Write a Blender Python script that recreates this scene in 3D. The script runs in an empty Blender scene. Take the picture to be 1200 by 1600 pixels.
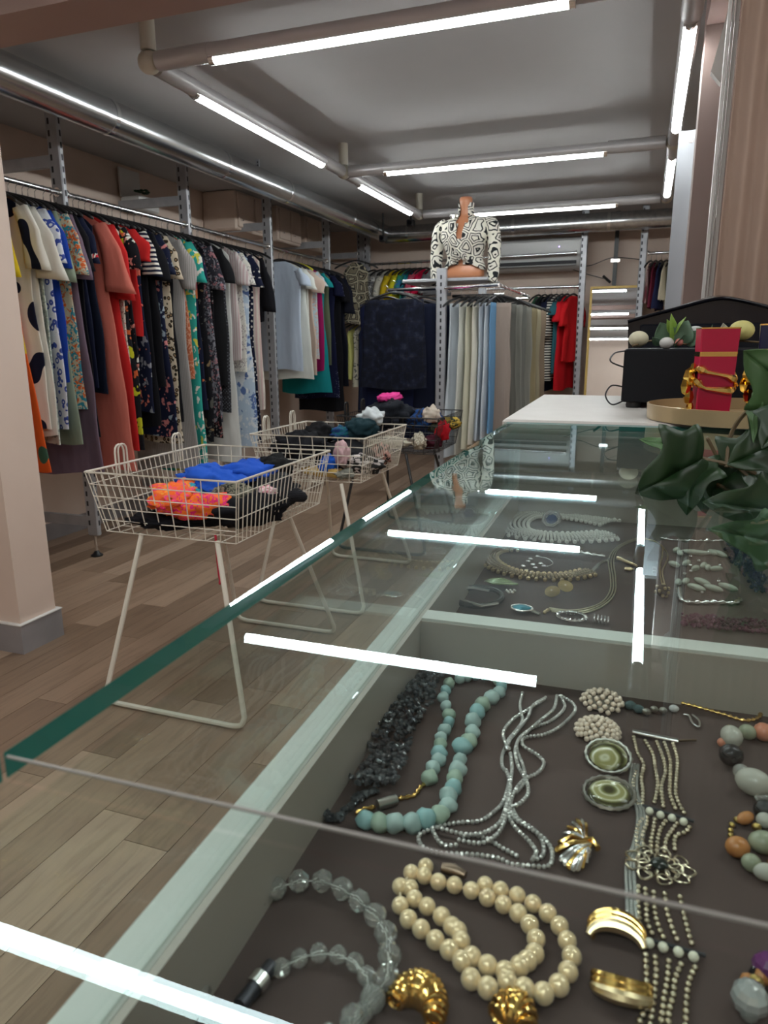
import bpy, math, random
from mathutils import Vector, Matrix, noise
R = math.radians
C = bpy.context.scene.collection
S = bpy.context.scene
random.seed(7)

# ------------------------------------------------------------ camera, world, exposure
HC = 1.15
FP, PI_, YA, RO = 1105.0, R(13.3), R(-19.93), R(-.33)
fw = Vector((math.sin(YA)*math.cos(PI_), math.cos(YA)*math.cos(PI_), -math.sin(PI_)))
rt = Vector((math.cos(YA), -math.sin(YA), 0)); up = rt.cross(fw)
cr = rt*math.cos(RO)+up*math.sin(RO); cu = -rt*math.sin(RO)+up*math.cos(RO)
CO = Vector((0, 0, HC))
cam = bpy.data.cameras.new('camera'); cam_o = bpy.data.objects.new('camera', cam); C.objects.link(cam_o)
cam_o.matrix_world = Matrix(((cr.x, cu.x, -fw.x, 0), (cr.y, cu.y, -fw.y, 0), (cr.z, cu.z, -fw.z, HC), (0, 0, 0, 1)))
cam.sensor_fit = 'HORIZONTAL'; cam.sensor_width = 36; cam.lens = FP/1200*36
cam.clip_start = .01; cam.clip_end = 60
cam.dof.use_dof = True; cam.dof.focus_distance = .9; cam.dof.aperture_fstop = 24
S.camera = cam_o
w = bpy.data.worlds.new('world'); S.world = w; w.use_nodes = True
w.node_tree.nodes['Background'].inputs[0].default_value = (.8, .82, .85, 1)
w.node_tree.nodes['Background'].inputs[1].default_value = .05
S.view_settings.view_transform = 'Standard'; S.view_settings.look = 'None'
S.view_settings.gamma = 1; S.view_settings.use_curve_mapping = False
S.view_settings.exposure = 1.6
S.cycles.transparent_max_bounces = 24
S.cycles.caustics_reflective = False
LAMP = 17.0          # emission of the fluorescent tubes

def ray(x, y): return (cr*(x-600) - cu*(y-800))/FP + fw
def PZ(x, y, z):
    d = ray(x, y); return CO + d*((z-HC)/d.z)
def PY(x, y, Y):
    d = ray(x, y); return CO + d*(Y/d.y)
def PX(x, y, X):
    d = ray(x, y); return CO + d*(X/d.x)

# ------------------------------------------------------------ materials
MATS = {}
def mat(name, col=(.5, .5, .5), rough=.5, metal=0, **kw):
    if name in MATS: return MATS[name]
    m = bpy.data.materials.new(name); m.use_nodes = True; MATS[name] = m
    b = m.node_tree.nodes['Principled BSDF']
    b.inputs['Base Color'].default_value = (*col, 1); b.inputs['Roughness'].default_value = rough
    b.inputs['Metallic'].default_value = metal
    for k, v in kw.items(): b.inputs[k.replace('_', ' ')].default_value = v
    m.diffuse_color = (*col, 1)
    return m
def nd(m, t, **kw):
    n = m.node_tree.nodes.new(t)
    for k, v in kw.items(): setattr(n, k, v)
    return n
def lk(m, a, b): m.node_tree.links.new(a, b)
def coords(m, scale=(1, 1, 1), off=(0, 0, 0), rot=(0, 0, 0), kind='Object'):
    t = nd(m, 'ShaderNodeTexCoord'); p = nd(m, 'ShaderNodeMapping')
    p.inputs['Scale'].default_value = scale; p.inputs['Location'].default_value = off; p.inputs['Rotation'].default_value = rot
    lk(m, t.outputs[kind], p.inputs[0]); return p.outputs[0]
def ramp(m, src, stops, const=False):
    r = nd(m, 'ShaderNodeValToRGB'); e = r.color_ramp.elements
    if const: r.color_ramp.interpolation = 'CONSTANT'
    while len(e) < len(stops): e.new(.5)
    for k, (p, c) in enumerate(stops): e[k].position = p; e[k].color = (*c, 1) if len(c) == 3 else c
    lk(m, src, r.inputs[0]); return r.outputs[0]
def bump(m, src, strength=.2, dist=.002):
    b = nd(m, 'ShaderNodeBump'); b.inputs['Strength'].default_value = strength; b.inputs['Distance'].default_value = dist
    lk(m, src, b.inputs['Height']); lk(m, b.outputs[0], m.node_tree.nodes['Principled BSDF'].inputs['Normal'])
def noisy(name, c1, c2, scale=5, rough=.6, metal=0, bmp=0, stretch=(1, 1, 1), detail=4):
    if name in MATS: return MATS[name]
    m = mat(name, c1, rough, metal)
    n = nd(m, 'ShaderNodeTexNoise'); n.inputs['Scale'].default_value = scale; n.inputs['Detail'].default_value = detail
    lk(m, coords(m, stretch), n.inputs['Vector'])
    lk(m, ramp(m, n.outputs['Fac'], [(.3, c1), (.7, c2)]), m.node_tree.nodes['Principled BSDF'].inputs['Base Color'])
    if bmp: bump(m, n.outputs['Fac'], bmp)
    return m
def math_(m, op, a, b=None):
    n = nd(m, 'ShaderNodeMath', operation=op)
    for k, v in ((0, a), (1, b)):
        if v is None: continue
        if isinstance(v, (int, float)): n.inputs[k].default_value = v
        else: lk(m, v, n.inputs[k])
    return n.outputs[0]
def glass(name, tint, gloss=1.0, r0=.015):
    if name in MATS: return MATS[name]
    m = bpy.data.materials.new(name); m.use_nodes = True; MATS[name] = m; nt = m.node_tree; nt.nodes.clear()
    out = nd(m, 'ShaderNodeOutputMaterial'); mx = nd(m, 'ShaderNodeMixShader')
    tr = nd(m, 'ShaderNodeBsdfTransparent'); tr.inputs[0].default_value = (*tint, 1)
    gl = nd(m, 'ShaderNodeBsdfGlossy'); gl.inputs['Roughness'].default_value = .004; gl.inputs[0].default_value = (gloss*.80, gloss*.96, gloss, 1)
    g = nd(m, 'ShaderNodeNewGeometry'); d = nd(m, 'ShaderNodeVectorMath', operation='DOT_PRODUCT')
    lk(m, g.outputs['Normal'], d.inputs[0]); lk(m, g.outputs['Incoming'], d.inputs[1])
    c = math_(m, 'ABSOLUTE', d.outputs['Value']); q = math_(m, 'POWER', math_(m, 'SUBTRACT', 1.0, c), 5.0)
    f = math_(m, 'ADD', math_(m, 'MULTIPLY', q, 1-r0), r0)
    lk(m, f, mx.inputs[0]); lk(m, tr.outputs[0], mx.inputs[1]); lk(m, gl.outputs[0], mx.inputs[2]); lk(m, mx.outputs[0], out.inputs[0])
    return m
def emit(name, col, s):
    if name in MATS: return MATS[name]
    m = mat(name, (.9, .9, .9), .4); b = m.node_tree.nodes['Principled BSDF']
    b.inputs['Emission Color'].default_value = (*col, 1); b.inputs['Emission Strength'].default_value = s
    return m
_fn = [0]
def fabric(kind, c1, c2=(0, 0, 0), c3=None, scale=20, rough=.85, seed=0):
    _fn[0] += 1
    m = mat('fabric_%s_%d' % (kind, _fn[0]), c1, rough); b = m.node_tree.nodes['Principled BSDF']
    b.inputs['Specular IOR Level'].default_value = .15
    col = b.inputs['Base Color']; off = (seed*1.7+.3, seed*.9, seed*2.1)
    if kind == 'plain':
        n = nd(m, 'ShaderNodeTexNoise'); n.inputs['Scale'].default_value = 9
        lk(m, coords(m, (1, 1, .3), off), n.inputs['Vector'])
        lk(m, ramp(m, n.outputs['Fac'], [(.3, tuple(k*.86 for k in c1)), (.7, c1)]), col)
        wv = nd(m, 'ShaderNodeTexNoise'); wv.inputs['Scale'].default_value = 13; lk(m, coords(m, (1, 1, .35), off), wv.inputs['Vector']); bump(m, wv.outputs['Fac'], .6, .015)
    if kind != 'plain':
        wr = nd(m, 'ShaderNodeTexNoise'); wr.inputs['Scale'].default_value = 14; lk(m, coords(m, (1, 1, .35), off), wr.inputs['Vector']); bump(m, wr.outputs['Fac'], .5, .012)
    if kind in ('hstripe', 'vstripe'):
        wv = nd(m, 'ShaderNodeTexWave', bands_direction='Z' if kind == 'hstripe' else 'X'); wv.inputs['Scale'].default_value = scale; wv.inputs['Distortion'].default_value = .6
        lk(m, coords(m, off=off), wv.inputs['Vector']); lk(m, ramp(m, wv.outputs['Fac'], [(.0, c1), (.52, c2)], True), col)
    elif kind == 'dots':
        v = nd(m, 'ShaderNodeTexVoronoi'); v.inputs['Scale'].default_value = scale; v.inputs['Randomness'].default_value = .25
        lk(m, coords(m, (1, .2, 1), off, (0, .7, 0)), v.inputs['Vector']); lk(m, ramp(m, v.outputs['Distance'], [(.0, c2), (.27, c1)], True), col)
    elif kind == 'blobs':
        v = nd(m, 'ShaderNodeTexVoronoi', feature='SMOOTH_F1'); v.inputs['Scale'].default_value = scale
        lk(m, coords(m, (1, .3, .7), off), v.inputs['Vector']); lk(m, ramp(m, v.outputs['Distance'], [(.0, c2), (.26, c1)], True), col)
    elif kind in ('floral', 'print'):
        scale *= 1.7
        v = nd(m, 'ShaderNodeTexVoronoi'); v.inputs['Scale'].default_value = scale
        n = nd(m, 'ShaderNodeTexNoise'); n.inputs['Scale'].default_value = scale*.9; n.inputs['Detail'].default_value = 2
        cc = coords(m, (1, .4, .8), off); lk(m, cc, n.inputs['Vector'])
        mx = nd(m, 'ShaderNodeMixRGB'); mx.inputs[0].default_value = .12 if kind == 'floral' else .3; lk(m, cc, mx.inputs[1]); lk(m, n.outputs['Color'], mx.inputs[2]); lk(m, mx.outputs[0], v.inputs['Vector'])
        sep = nd(m, 'ShaderNodeSeparateColor'); lk(m, v.outputs['Color'], sep.inputs[0])
        c3_ = c3 or c2
        pick = ramp(m, sep.outputs[0], [(0, c2), (.34, c3_), (.62, c1)], True)
        scale *= 1; mask = ramp(m, v.outputs['Distance'], [(0, (1, 1, 1)), (.42 if kind == 'floral' else .6, (0, 0, 0))], True)
        m2 = nd(m, 'ShaderNodeMixRGB'); lk(m, mask, m2.inputs[0]); m2.inputs[1].default_value = (*c1, 1); lk(m, pick, m2.inputs[2]); lk(m, m2.outputs[0], col)
    elif kind == 'leopard':
        v = nd(m, 'ShaderNodeTexVoronoi'); v.inputs['Scale'].default_value = scale; lk(m, coords(m, (1, .4, .8), off), v.inputs['Vector'])
        lk(m, ramp(m, v.outputs['Distance'], [(0, c3 or c1), (.22, c2), (.46, c1)], True), col)
    elif kind == 'loops':
        v = nd(m, 'ShaderNodeTexVoronoi', feature='DISTANCE_TO_EDGE'); v.inputs['Scale'].default_value = scale; v.inputs['Randomness'].default_value = .7
        n = nd(m, 'ShaderNodeTexNoise'); n.inputs['Scale'].default_value = 26; n.inputs['Detail'].default_value = 0
        cc = coords(m, (1, .45, 1.0), off); lk(m, cc, n.inputs['Vector']); mx = nd(m, 'ShaderNodeMixRGB', blend_type='ADD'); mx.inputs[0].default_value = .018
        lk(m, cc, mx.inputs[1]); lk(m, n.outputs['Color'], mx.inputs[2]); lk(m, mx.outputs[0], v.inputs['Vector'])
        lk(m, ramp(m, v.outputs['Distance'], [(0, c1), (.065, c2), (.135, c3 or c1), (.25, c2), (.325, c1)], True), col)
    elif kind == 'denim':
        n = nd(m, 'ShaderNodeTexVoronoi', feature='DISTANCE_TO_EDGE'); n.inputs['Scale'].default_value = 9; lk(m, coords(m, (1, .3, 1), off), n.inputs['Vector'])
        n2 = nd(m, 'ShaderNodeTexNoise'); n2.inputs['Scale'].default_value = 22; lk(m, coords(m, off=off), n2.inputs['Vector'])
        n.inputs['Randomness'].default_value = .25; a = ramp(m, n.outputs['Distance'], [(0, c2), (.012, c1), (.5, c1)]); b2 = ramp(m, n2.outputs['Fac'], [(.42, (.7, .7, .7)), (.6, (1.2, 1.2, 1.3)), (.75, (3.2, 3.0, 2.6))])
        m2 = nd(m, 'ShaderNodeMixRGB', blend_type='MULTIPLY'); m2.inputs[0].default_value = 1; lk(m, a, m2.inputs[1]); lk(m, b2, m2.inputs[2]); lk(m, m2.outputs[0], col)
    return m

# ------------------------------------------------------------ mesh helpers
class MB:
    def __init__(s): s.v = []; s.f = []; s.mi = []; s.cur = 0
    def add(s, vs, fs):
        o = len(s.v); s.v += [tuple(p) for p in vs]
        for f in fs: s.f.append([i+o for i in f]); s.mi.append(s.cur)
        return s
    def box(s, a, b, M=None, bev=0):
        x0, y0, z0 = a; x1, y1, z1 = b
        if bev:
            q = bev; pts = []
            for z, i in ((z0, q), (z0+q, 0), (z1-q, 0), (z1, q)):
                pts += [(x0+i+q, y0+i, z), (x1-i-q, y0+i, z), (x1-i, y0+i+q, z), (x1-i, y1-i-q, z), (x1-i-q, y1-i, z), (x0+i+q, y1-i, z), (x0+i, y1-i-q, z), (x0+i, y0+i+q, z)]
            fs = [tuple(range(7, -1, -1)), tuple(range(24, 32))]
            for k in range(3):
                for j in range(8): fs.append((k*8+j, k*8+(j+1) % 8, (k+1)*8+(j+1) % 8, (k+1)*8+j))
        else:
            pts = [(x0, y0, z0), (x1, y0, z0), (x1, y1, z0), (x0, y1, z0), (x0, y0, z1), (x1, y0, z1), (x1, y1, z1), (x0, y1, z1)]
            fs = [(3, 2, 1, 0), (4, 5, 6, 7), (0, 1, 5, 4), (1, 2, 6, 5), (2, 3, 7, 6), (3, 0, 4, 7)]
        if M is not None: pts = [M @ Vector(p) for p in pts]
        return s.add(pts, fs)
    def tube(s, pts, r, n=8, closed=False, cap=True):
        pts = [Vector(p) for p in pts]; m = len(pts); rs = r if isinstance(r, (list, tuple)) else [r]*m
        vs = []; prev = None
        for i, p in enumerate(pts):
            a = pts[(i-1) % m] if (closed or i > 0) else p; b = pts[(i+1) % m] if (closed or i < m-1) else p
            t = (b-a)
            t = t.normalized() if t.length > 1e-9 else Vector((0, 0, 1))
            if prev is None:
                u = t.cross(Vector((0, 0, 1)))
                if u.length < .05: u = t.cross(Vector((0, 1, 0)))
            else: u = prev - t*prev.dot(t)
            if u.length < 1e-6: u = t.orthogonal()
            u.normalize(); prev = u; w_ = t.cross(u)
            for k in range(n):
                an = 2*math.pi*k/n; vs.append(p + u*(math.cos(an)*rs[i]) + w_*(math.sin(an)*rs[i]))
        fs = []
        for i in range(m if closed else m-1):
            j = (i+1) % m
            for k in range(n): fs.append((i*n+k, i*n+(k+1) % n, j*n+(k+1) % n, j*n+k))
        if cap and not closed: fs.append(tuple(range(n-1, -1, -1))); fs.append(tuple((m-1)*n+k for k in range(n)))
        return s.add(vs, fs)
    def lathe(s, prof, n=24, c=(0, 0, 0), M=None):
        vs = []
        for r, z in prof:
            for k in range(n): vs.append(Vector((c[0]+r*math.cos(2*math.pi*k/n), c[1]+r*math.sin(2*math.pi*k/n), c[2]+z)))
        if M is not None: vs = [M @ v for v in vs]
        fs = []
        for i in range(len(prof)-1):
            for k in range(n): fs.append((i*n+k, i*n+(k+1) % n, (i+1)*n+(k+1) % n, (i+1)*n+k))
        fs.append(tuple(range(n-1, -1, -1))); fs.append(tuple((len(prof)-1)*n+k for k in range(n)))
        return s.add(vs, fs)
    def ball(s, c, r, n=10, m=7, M=None):
        rx, ry, rz = r if isinstance(r, (list, tuple)) else (r, r, r)
        vs = [Vector((0, 0, -rz))]
        for i in range(1, m):
            a = math.pi*i/m - math.pi/2
            for k in range(n): vs.append(Vector((rx*math.cos(a)*math.cos(2*math.pi*k/n), ry*math.cos(a)*math.sin(2*math.pi*k/n), rz*math.sin(a))))
        vs.append(Vector((0, 0, rz)))
        fs = [(0, 1+(k+1) % n, 1+k) for k in range(n)]
        for i in range(m-2):
            for k in range(n): fs.append((1+i*n+k, 1+i*n+(k+1) % n, 1+(i+1)*n+(k+1) % n, 1+(i+1)*n+k))
        t = len(vs)-1; fs += [(t, 1+(m-2)*n+k, 1+(m-2)*n+(k+1) % n) for k in range(n)]
        if M is not None: vs = [M @ v for v in vs]
        return s.add([v+Vector(c) for v in vs], fs)
    def mesh(s, name, mats, smooth=True, autos=None):
        me = bpy.data.meshes.new(name); me.from_pydata(s.v, [], s.f); me.validate()
        for m in (mats if isinstance(mats, (list, tuple)) else [mats]): me.materials.append(m)
        if len(me.polygons) == len(s.mi): me.polygons.foreach_set('material_index', s.mi)
        if smooth:
            me.polygons.foreach_set('use_smooth', [True]*len(me.polygons))
            if smooth == 'auto': 
                try: me.set_sharp_from_angle(angle=R(40))
                except Exception: pass
        me.update(); return me
    def build(s, name, mats, parent=None, loc=None, rot=None, smooth='auto'):
        return obj(name, s.mesh(name, mats, smooth), parent, loc, rot)
def obj(name, me, parent=None, loc=None, rot=None):
    o = bpy.data.objects.new(name, me); C.objects.link(o)
    if parent is not None: o.parent = parent
    if loc is not None: o.location = loc
    if rot is not None: o.rotation_euler = rot
    return o
def tag(o, label=None, cat=None, group=None, kind=None):
    if label: o['label'] = label
    if cat: o['category'] = cat
    if group: o['group'] = group
    if kind: o['kind'] = kind
    return o
def empty(name, loc, label, cat, group=None, rot=(0, 0, 0)):
    o = bpy.data.objects.new(name, None); C.objects.link(o); o.location = loc; o.rotation_euler = rot
    o.empty_display_size = .05
    return tag(o, label, cat, group)
def struct(name, mb, m, label=None, smooth=False):
    o = mb.build(name, m, smooth=smooth); tag(o, label, None, None, 'structure'); return o
def copy_tree(o, parent=None):
    c = o.copy(); C.objects.link(c); c.parent = parent
    for ch in o.children: copy_tree(ch, c)
    return c
def spline(pts, n=8, closed=False):
    P = [Vector(p) for p in pts]; out = []; L = len(P)
    for i in range(L if closed else L-1):
        if closed: a, b, c, d = P[(i-1) % L], P[i], P[(i+1) % L], P[(i+2) % L]
        else: a, b, c, d = P[max(i-1, 0)], P[i], P[i+1], P[min(i+2, L-1)]
        for k in range(n):
            t = k/n; out.append(.5*((2*b)+(c-a)*t+(2*a-5*b+4*c-d)*t*t+(3*b-a-3*c+d)*t**3))
    if not closed: out.append(P[-1])
    return out
def resample(pts, step):
    out = [pts[0].copy()]; acc = 0
    for a, b in zip(pts, pts[1:]):
        L = (b-a).length
        while acc + L >= step:
            t = (step-acc)/L if L > 0 else 0; a = a.lerp(b, t); out.append(a.copy()); L = (b-a).length; acc = 0
        acc += L
    return out

# ------------------------------------------------------------ common materials
M_ceiling = noisy('ceiling_paint', (.41, .405, .41), (.455, .45, .455), 1.2, .85)
M_wall = noisy('pinkish_plaster', (.70, .565, .48), (.75, .61, .525), 2.0, .8, bmp=.05)
M_pillar = noisy('beige_pink_paint', (.66, .52, .44), (.70, .56, .48), 3, .6, bmp=.05)
M_beam = noisy('mauve_paint', (.36, .25, .225), (.40, .285, .255), 2, .7)
M_skirt = noisy('grey_skirting', (.23, .22, .23), (.31, .29, .30), 6, .35)
M_steel = noisy('grey_coated_steel', (.36, .37, .40), (.46, .47, .50), 14, .42, .35)
M_chrome = mat('chrome', (.80, .81, .83), .13, 1)
M_duct = noisy('galvanised_duct', (.50, .52, .54), (.66, .68, .69), 4, .24, 1, stretch=(8, .6, 8))
M_slot = mat('slot_shade_bar_black', (.035, .035, .04), .8)  # painted dark for shade inside slots; own black of the bracelet spacer bars
M_black = mat('black_plastic', (.012, .012, .014), .4)
M_gloss = mat('gloss_black', (.003, .003, .006), .12, 0, Specular_IOR_Level=.4)
M_cream = mat('cream_wire_coating', (.72, .67, .58), .35)
M_bwire = mat('black_wire_coating', (.02, .02, .022), .35)
M_white = mat('white_plastic', (.72, .71, .69), .4)
M_house = mat('aluminium_track', (.50, .49, .50), .35, .3)
M_joint = mat('cream_plastic_joint', (.55, .52, .44), .5)
M_lamp = emit('lamp_glow', (.93, .98, .97), LAMP)
M_gold = mat('polished_gold', (.95, .62, .20), .16, 1)
M_pgold = mat('pale_gold', (.85, .68, .42), .3, 1)
M_silver = mat('silver', (.78, .78, .77), .2, 1)
M_dsilver = mat('aged_silver', (.50, .49, .45), .3, 1)
M_pearl = mat('cream_pearl', (.86, .66, .40), .18, .25, Coat_Weight=.6, Sheen_Weight=.2)
M_crystal = mat('clear_crystal', (.93, .95, .92), .02, 0, IOR=1.6, Transmission_Weight=.86, Coat_Weight=1.0)
M_felt = noisy('mauve_felt', (.060, .038, .034), (.090, .060, .054), 9, .95, bmp=.1)
M_glass = glass('clear_glass', (.93, .965, .95))
M_pane = glass('pane_glass', (.95, .975, .965))
M_edge = mat('teal_glass_edge', (.035, .26, .22), .12, 0)
M_caser = noisy('white_laminate', (.60, .62, .58), (.66, .68, .64), 8, .4)
M_tray_in = noisy('grey_laminate_inner', (.38, .345, .30), (.43, .39, .345), 6, .5)

# ------------------------------------------------------------ structure
CZ = 2.32; XL = -3.35; XR = 1.7; YB = 7.35; YF = -1.6
floor = struct('floor', MB().box((XL, YF, -.06), (XR, YB, -.008)), mat('floor_base', (.10, .075, .055), .8), 'greige wood-look laminate floor')
def plank_mat():
    m = mat('plank_wood', (.3, .2, .15), .42)
    oi = nd(m, 'ShaderNodeObjectInfo'); base = ramp(m, oi.outputs['Random'], [(0, (.20, .132, .088)), (.35, (.29, .195, .135)), (.7, (.37, .26, .185)), (1, (.44, .32, .235))])
    t = nd(m, 'ShaderNodeTexCoord'); cb = nd(m, 'ShaderNodeVectorMath', operation='SCALE'); lk(m, oi.outputs['Location'], cb.inputs[0]); cb.inputs['Scale'].default_value = 3.1
    ad = nd(m, 'ShaderNodeVectorMath', operation='ADD'); lk(m, t.outputs['Object'], ad.inputs[0]); lk(m, cb.outputs[0], ad.inputs[1])
    mp = nd(m, 'ShaderNodeMapping'); mp.inputs['Scale'].default_value = (9, .8, 1); lk(m, ad.outputs[0], mp.inputs[0])
    n = nd(m, 'ShaderNodeTexNoise'); n.inputs['Scale'].default_value = 4; n.inputs['Detail'].default_value = 6; n.inputs['Distortion'].default_value = 1.4; lk(m, mp.outputs[0], n.inputs['Vector'])
    g = ramp(m, n.outputs['Fac'], [(.25, (.72, .70, .68)), (.5, (1, 1, 1)), (.75, (1.12, 1.1, 1.08))])
    x = nd(m, 'ShaderNodeMixRGB', blend_type='MULTIPLY'); x.inputs[0].default_value = 1; lk(m, base, x.inputs[1]); lk(m, g, x.inputs[2])
    lk(m, x.outputs[0], m.node_tree.nodes['Principled BSDF'].inputs['Base Color']); bump(m, n.outputs['Fac'], .08, .001)
    return m
MPL = plank_mat(); PW = .125; meshes = {}
rp = random.Random(3); x = XL+.01; npl = 0
while x < .35:
    y = .1 - rp.random()*.5
    while y < YB-.05:
        L = rp.choice((.7, .95, 1.2)) if y < 5 else 1.2
        y1 = min(y+L, YB-.01)
        # leave out planks wholly hidden under the display counter or nearer than the view reaches
        if not (x > -.2 and y1 < 3) and not (y1 < .5 and x < -2.6) and y1-y > .05:
            k = round(y1-y, 2)
            if k not in meshes: meshes[k] = MB().box((0, 0, -.008), (PW-.0018, k-.0018, 0)).mesh('plank', MPL, False)
            obj('plank', meshes[k], floor, (x, y, 0)); npl += 1
        y = y1
    x += PW
struct('ceiling', MB().box((XL, YF, CZ), (XR, YB, CZ+.08)), M_ceiling, 'pale grey ceiling')
struct('wall_left', MB().box((XL-.1, YF, 0), (XL, YB, CZ)), M_wall, 'pinkish wall behind the clothes racks')
struct('wall_back', MB().box((XL, YB, 0), (XR, YB+.1, CZ)), M_wall, 'pinkish wall at the back of the shop')
struct('wall_right', MB().box((XR, YF, 0), (XR+.1, YB, CZ)), M_wall)
struct('wall_front', MB().box((XL, YF-.1, 0), (XR, YF, CZ)), M_wall)
struct('baseboard_left', MB().box((XL, 0, 0), (XL+.015, YB, .10)), M_skirt)
struct('baseboard_back', MB().box((XL, YB-.015, 0), (XR, YB, .10)), M_skirt)
# near beam across, with its moulding, and the pillar under it
b = MB().box((XL, 1.91, 2.132), (.10, 2.087, CZ)).box((XL, 1.900, 2.132), (.10, 1.91, 2.150))
struct('trim_1', b, M_beam, 'mauve beam across the ceiling with a thin moulding')
pil = struct('wall_pillar', MB().box((-2.75, 1.91, 0), (-2.175, 2.085, 2.131)), M_pillar, 'pinkish beige pillar at the left edge')
o = MB().box((-2.765, 1.895, 0), (-2.16, 2.10, .115)).build('skirting', M_skirt, pil, smooth=False)
MB().box((-2.768, 1.892, .115), (-2.157, 2.103, .119)).build('skirting_lip', M_white, pil, smooth=False)
# right pillar, beam and trims
struct('wall_pillar_right', MB().box((.112, 2.9, 0), (.62, 3.05, 2.19)), noisy('dim_mauve', (.20, .14, .125), (.23, .165, .145), 2, .7), 'mauve pillar behind the counter')
struct('trim_2', MB().box((.112, .1, 2.19), (.62, 3.05, CZ)), M_beam, 'mauve beam running towards the viewer on the right')
tr = MB()
for k, (a, b_) in enumerate(((0, .006), (.0085, .0125), (.015, .023))):
    tr.box((.112+a, 1.85+k*.006, .02), (.112+b_, 1.875, CZ-.13))
struct('trim_3', tr, mat('white_trim', (.50, .48, .46), .4), 'white ribbed edge profile beside the beige curtain')
bk = MB(); bk.add([(.105, 2.2, 1.83), (.131, 2.2, 1.80), (.135, 2.2, 1.98), (.105, 2.23, 1.83), (.131, 2.23, 1.80), (.135, 2.23, 1.98)],
                  [(0, 1, 2), (5, 4, 3), (0, 3, 4, 1), (1, 4, 5, 2), (2, 5, 3, 0)])
br = bk.build('triangular_bracket', M_white, bpy.data.objects['trim_3'], smooth=False)

# ------------------------------------------------------------ curtains
def curtain(name, x0, x1, Y, z0, z1, amp, freq, m, label, slant=0.0):
    mb = MB(); n = 320; q = 8; vs = []
    for i in range(q+1):
        z = z0+(z1-z0)*i/q
        for k in range(n+1):
            t = k/n; a = amp*(1-.25*i/q)
            vs.append((x0+(x1-x0)*t, Y+a*math.sin(t*freq)+a*.3*math.sin(t*freq*.53+1+i*.1), z))
    fs = [(i*(n+1)+k, i*(n+1)+k+1, (i+1)*(n+1)+k+1, (i+1)*(n+1)+k) for i in range(q) for k in range(n)]
    mb.add(vs, fs); o = mb.build(name, m, smooth=True)
    md = o.modifiers.new('t', 'SOLIDIFY'); md.thickness = .003
    return tag(o, label, 'curtain')
curtain('curtain', .137, .75, 1.82, .03, 2.19, .011, 88, noisy('beige_cloth', (.34, .235, .185), (.37, .26, .21), 3, .9), 'beige fitting-room curtain hanging at the right edge')
gc = curtain('curtain', .063, .30, 3.42, .03, 2.0, .006, 9, noisy('grey_cloth', (.30, .31, .335), (.34, .35, .375), 4, .85, stretch=(1, 1, .3)), 'pale grey curtain with a metal eyelet beside the mauve pillar')
MB().tube([(.112+.009*math.cos(a), 3.395, 1.955+.009*math.sin(a)) for a in [k*math.pi/8 for k in range(16)]], .003, 6, True).build('eyelet', M_silver, gc)

# ------------------------------------------------------------ lights and their tracks
TZ = 2.15
def lamp_fixture(x0, y0, x1, y1, label, dim=False):
    L = math.hypot(x1-x0, y1-y0); a = math.atan2(y1-y0, x1-x0)
    e = empty('tube_light', (x0, y0, TZ), label, 'light', 'fluorescent tube lights under the ceiling', (0, 0, a))
    n = 10; vs = []; fs = []
    prof = [(-.020, -.012), (-.030, .004), (-.030, .022), (-.020, .036), (0, .041), (.020, .036), (.030, .022), (.030, .004), (.020, -.012), (.014, -.004), (-.014, -.004)]
    mb = MB()
    for X in (0, L): vs += [(X, p[0], p[1]) for p in prof]
    q = len(prof)
    fs = [(k, (k+1) % q, q+(k+1) % q, q+k) for k in range(q)] + [tuple(range(q-1, -1, -1)), tuple(range(q, 2*q))]
    mb.add(vs, fs).build('housing', M_house, e, smooth='auto')
    MB().tube([(.02, 0, -.008), (L-.02, 0, -.008)], .021, 12).build('lamp', M_lamp, e)
    for X in (.0, L-.02): MB().tube([(X, 0, -.008), (X+.02, 0, -.008)], .0225, 12).build('end_cap', M_silver, e)
def track(x0, y0, x1, y1, label):
    L = math.hypot(x1-x0, y1-y0); a = math.atan2(y1-y0, x1-x0)
    e = empty('light_track', (x0, y0, TZ), label, 'track', None, (0, 0, a))
    MB().tube([(0, 0, .012), (L, 0, .012)], .033, 14).build('tube', M_house, e)
def joint(x, y, label):
    e = empty('track_joint', (x, y, TZ), label, 'joint')
    MB().ball((0, 0, .012), (.042, .042, .040), 14, 9).build('hub', M_joint, e)
    MB().tube([(0, 0, .05), (0, 0, CZ-TZ)], .028, 12).build('ceiling_stem', M_joint, e)
XT = -1.79; XRT = .058
CROSS = [(.90, 'cross tube light overhead, only seen mirrored in the glass'), (2.44, 'long cross tube light at the picture top'), (4.26, 'cross tube light above the mannequin'), (5.80, 'cross tube light just right of the mannequin')]
for Y, l in CROSS:
    lamp_fixture(-1.53, Y, -.27, Y, l)
    if Y < 1: continue
    track(XT+.04, Y, -1.53, Y, 'grey track left of the ' + l)
    track(-.27, Y, XRT-.04, Y, 'grey track right of the ' + l)
    joint(XT, Y, 'cream joint at left end of the ' + l)
    joint(XRT, Y, 'cream joint at right end of the ' + l)
for X, Y, l in ((-1.53, -.55, 'added unseen cross tube light overhead behind the viewer, left'), (.25, .90, 'added unseen cross tube light overhead right of the viewer')):  # extra tubes added out of view to brighten the ceiling and room
    lamp_fixture(X, Y, X+1.26, Y, l)
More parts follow.
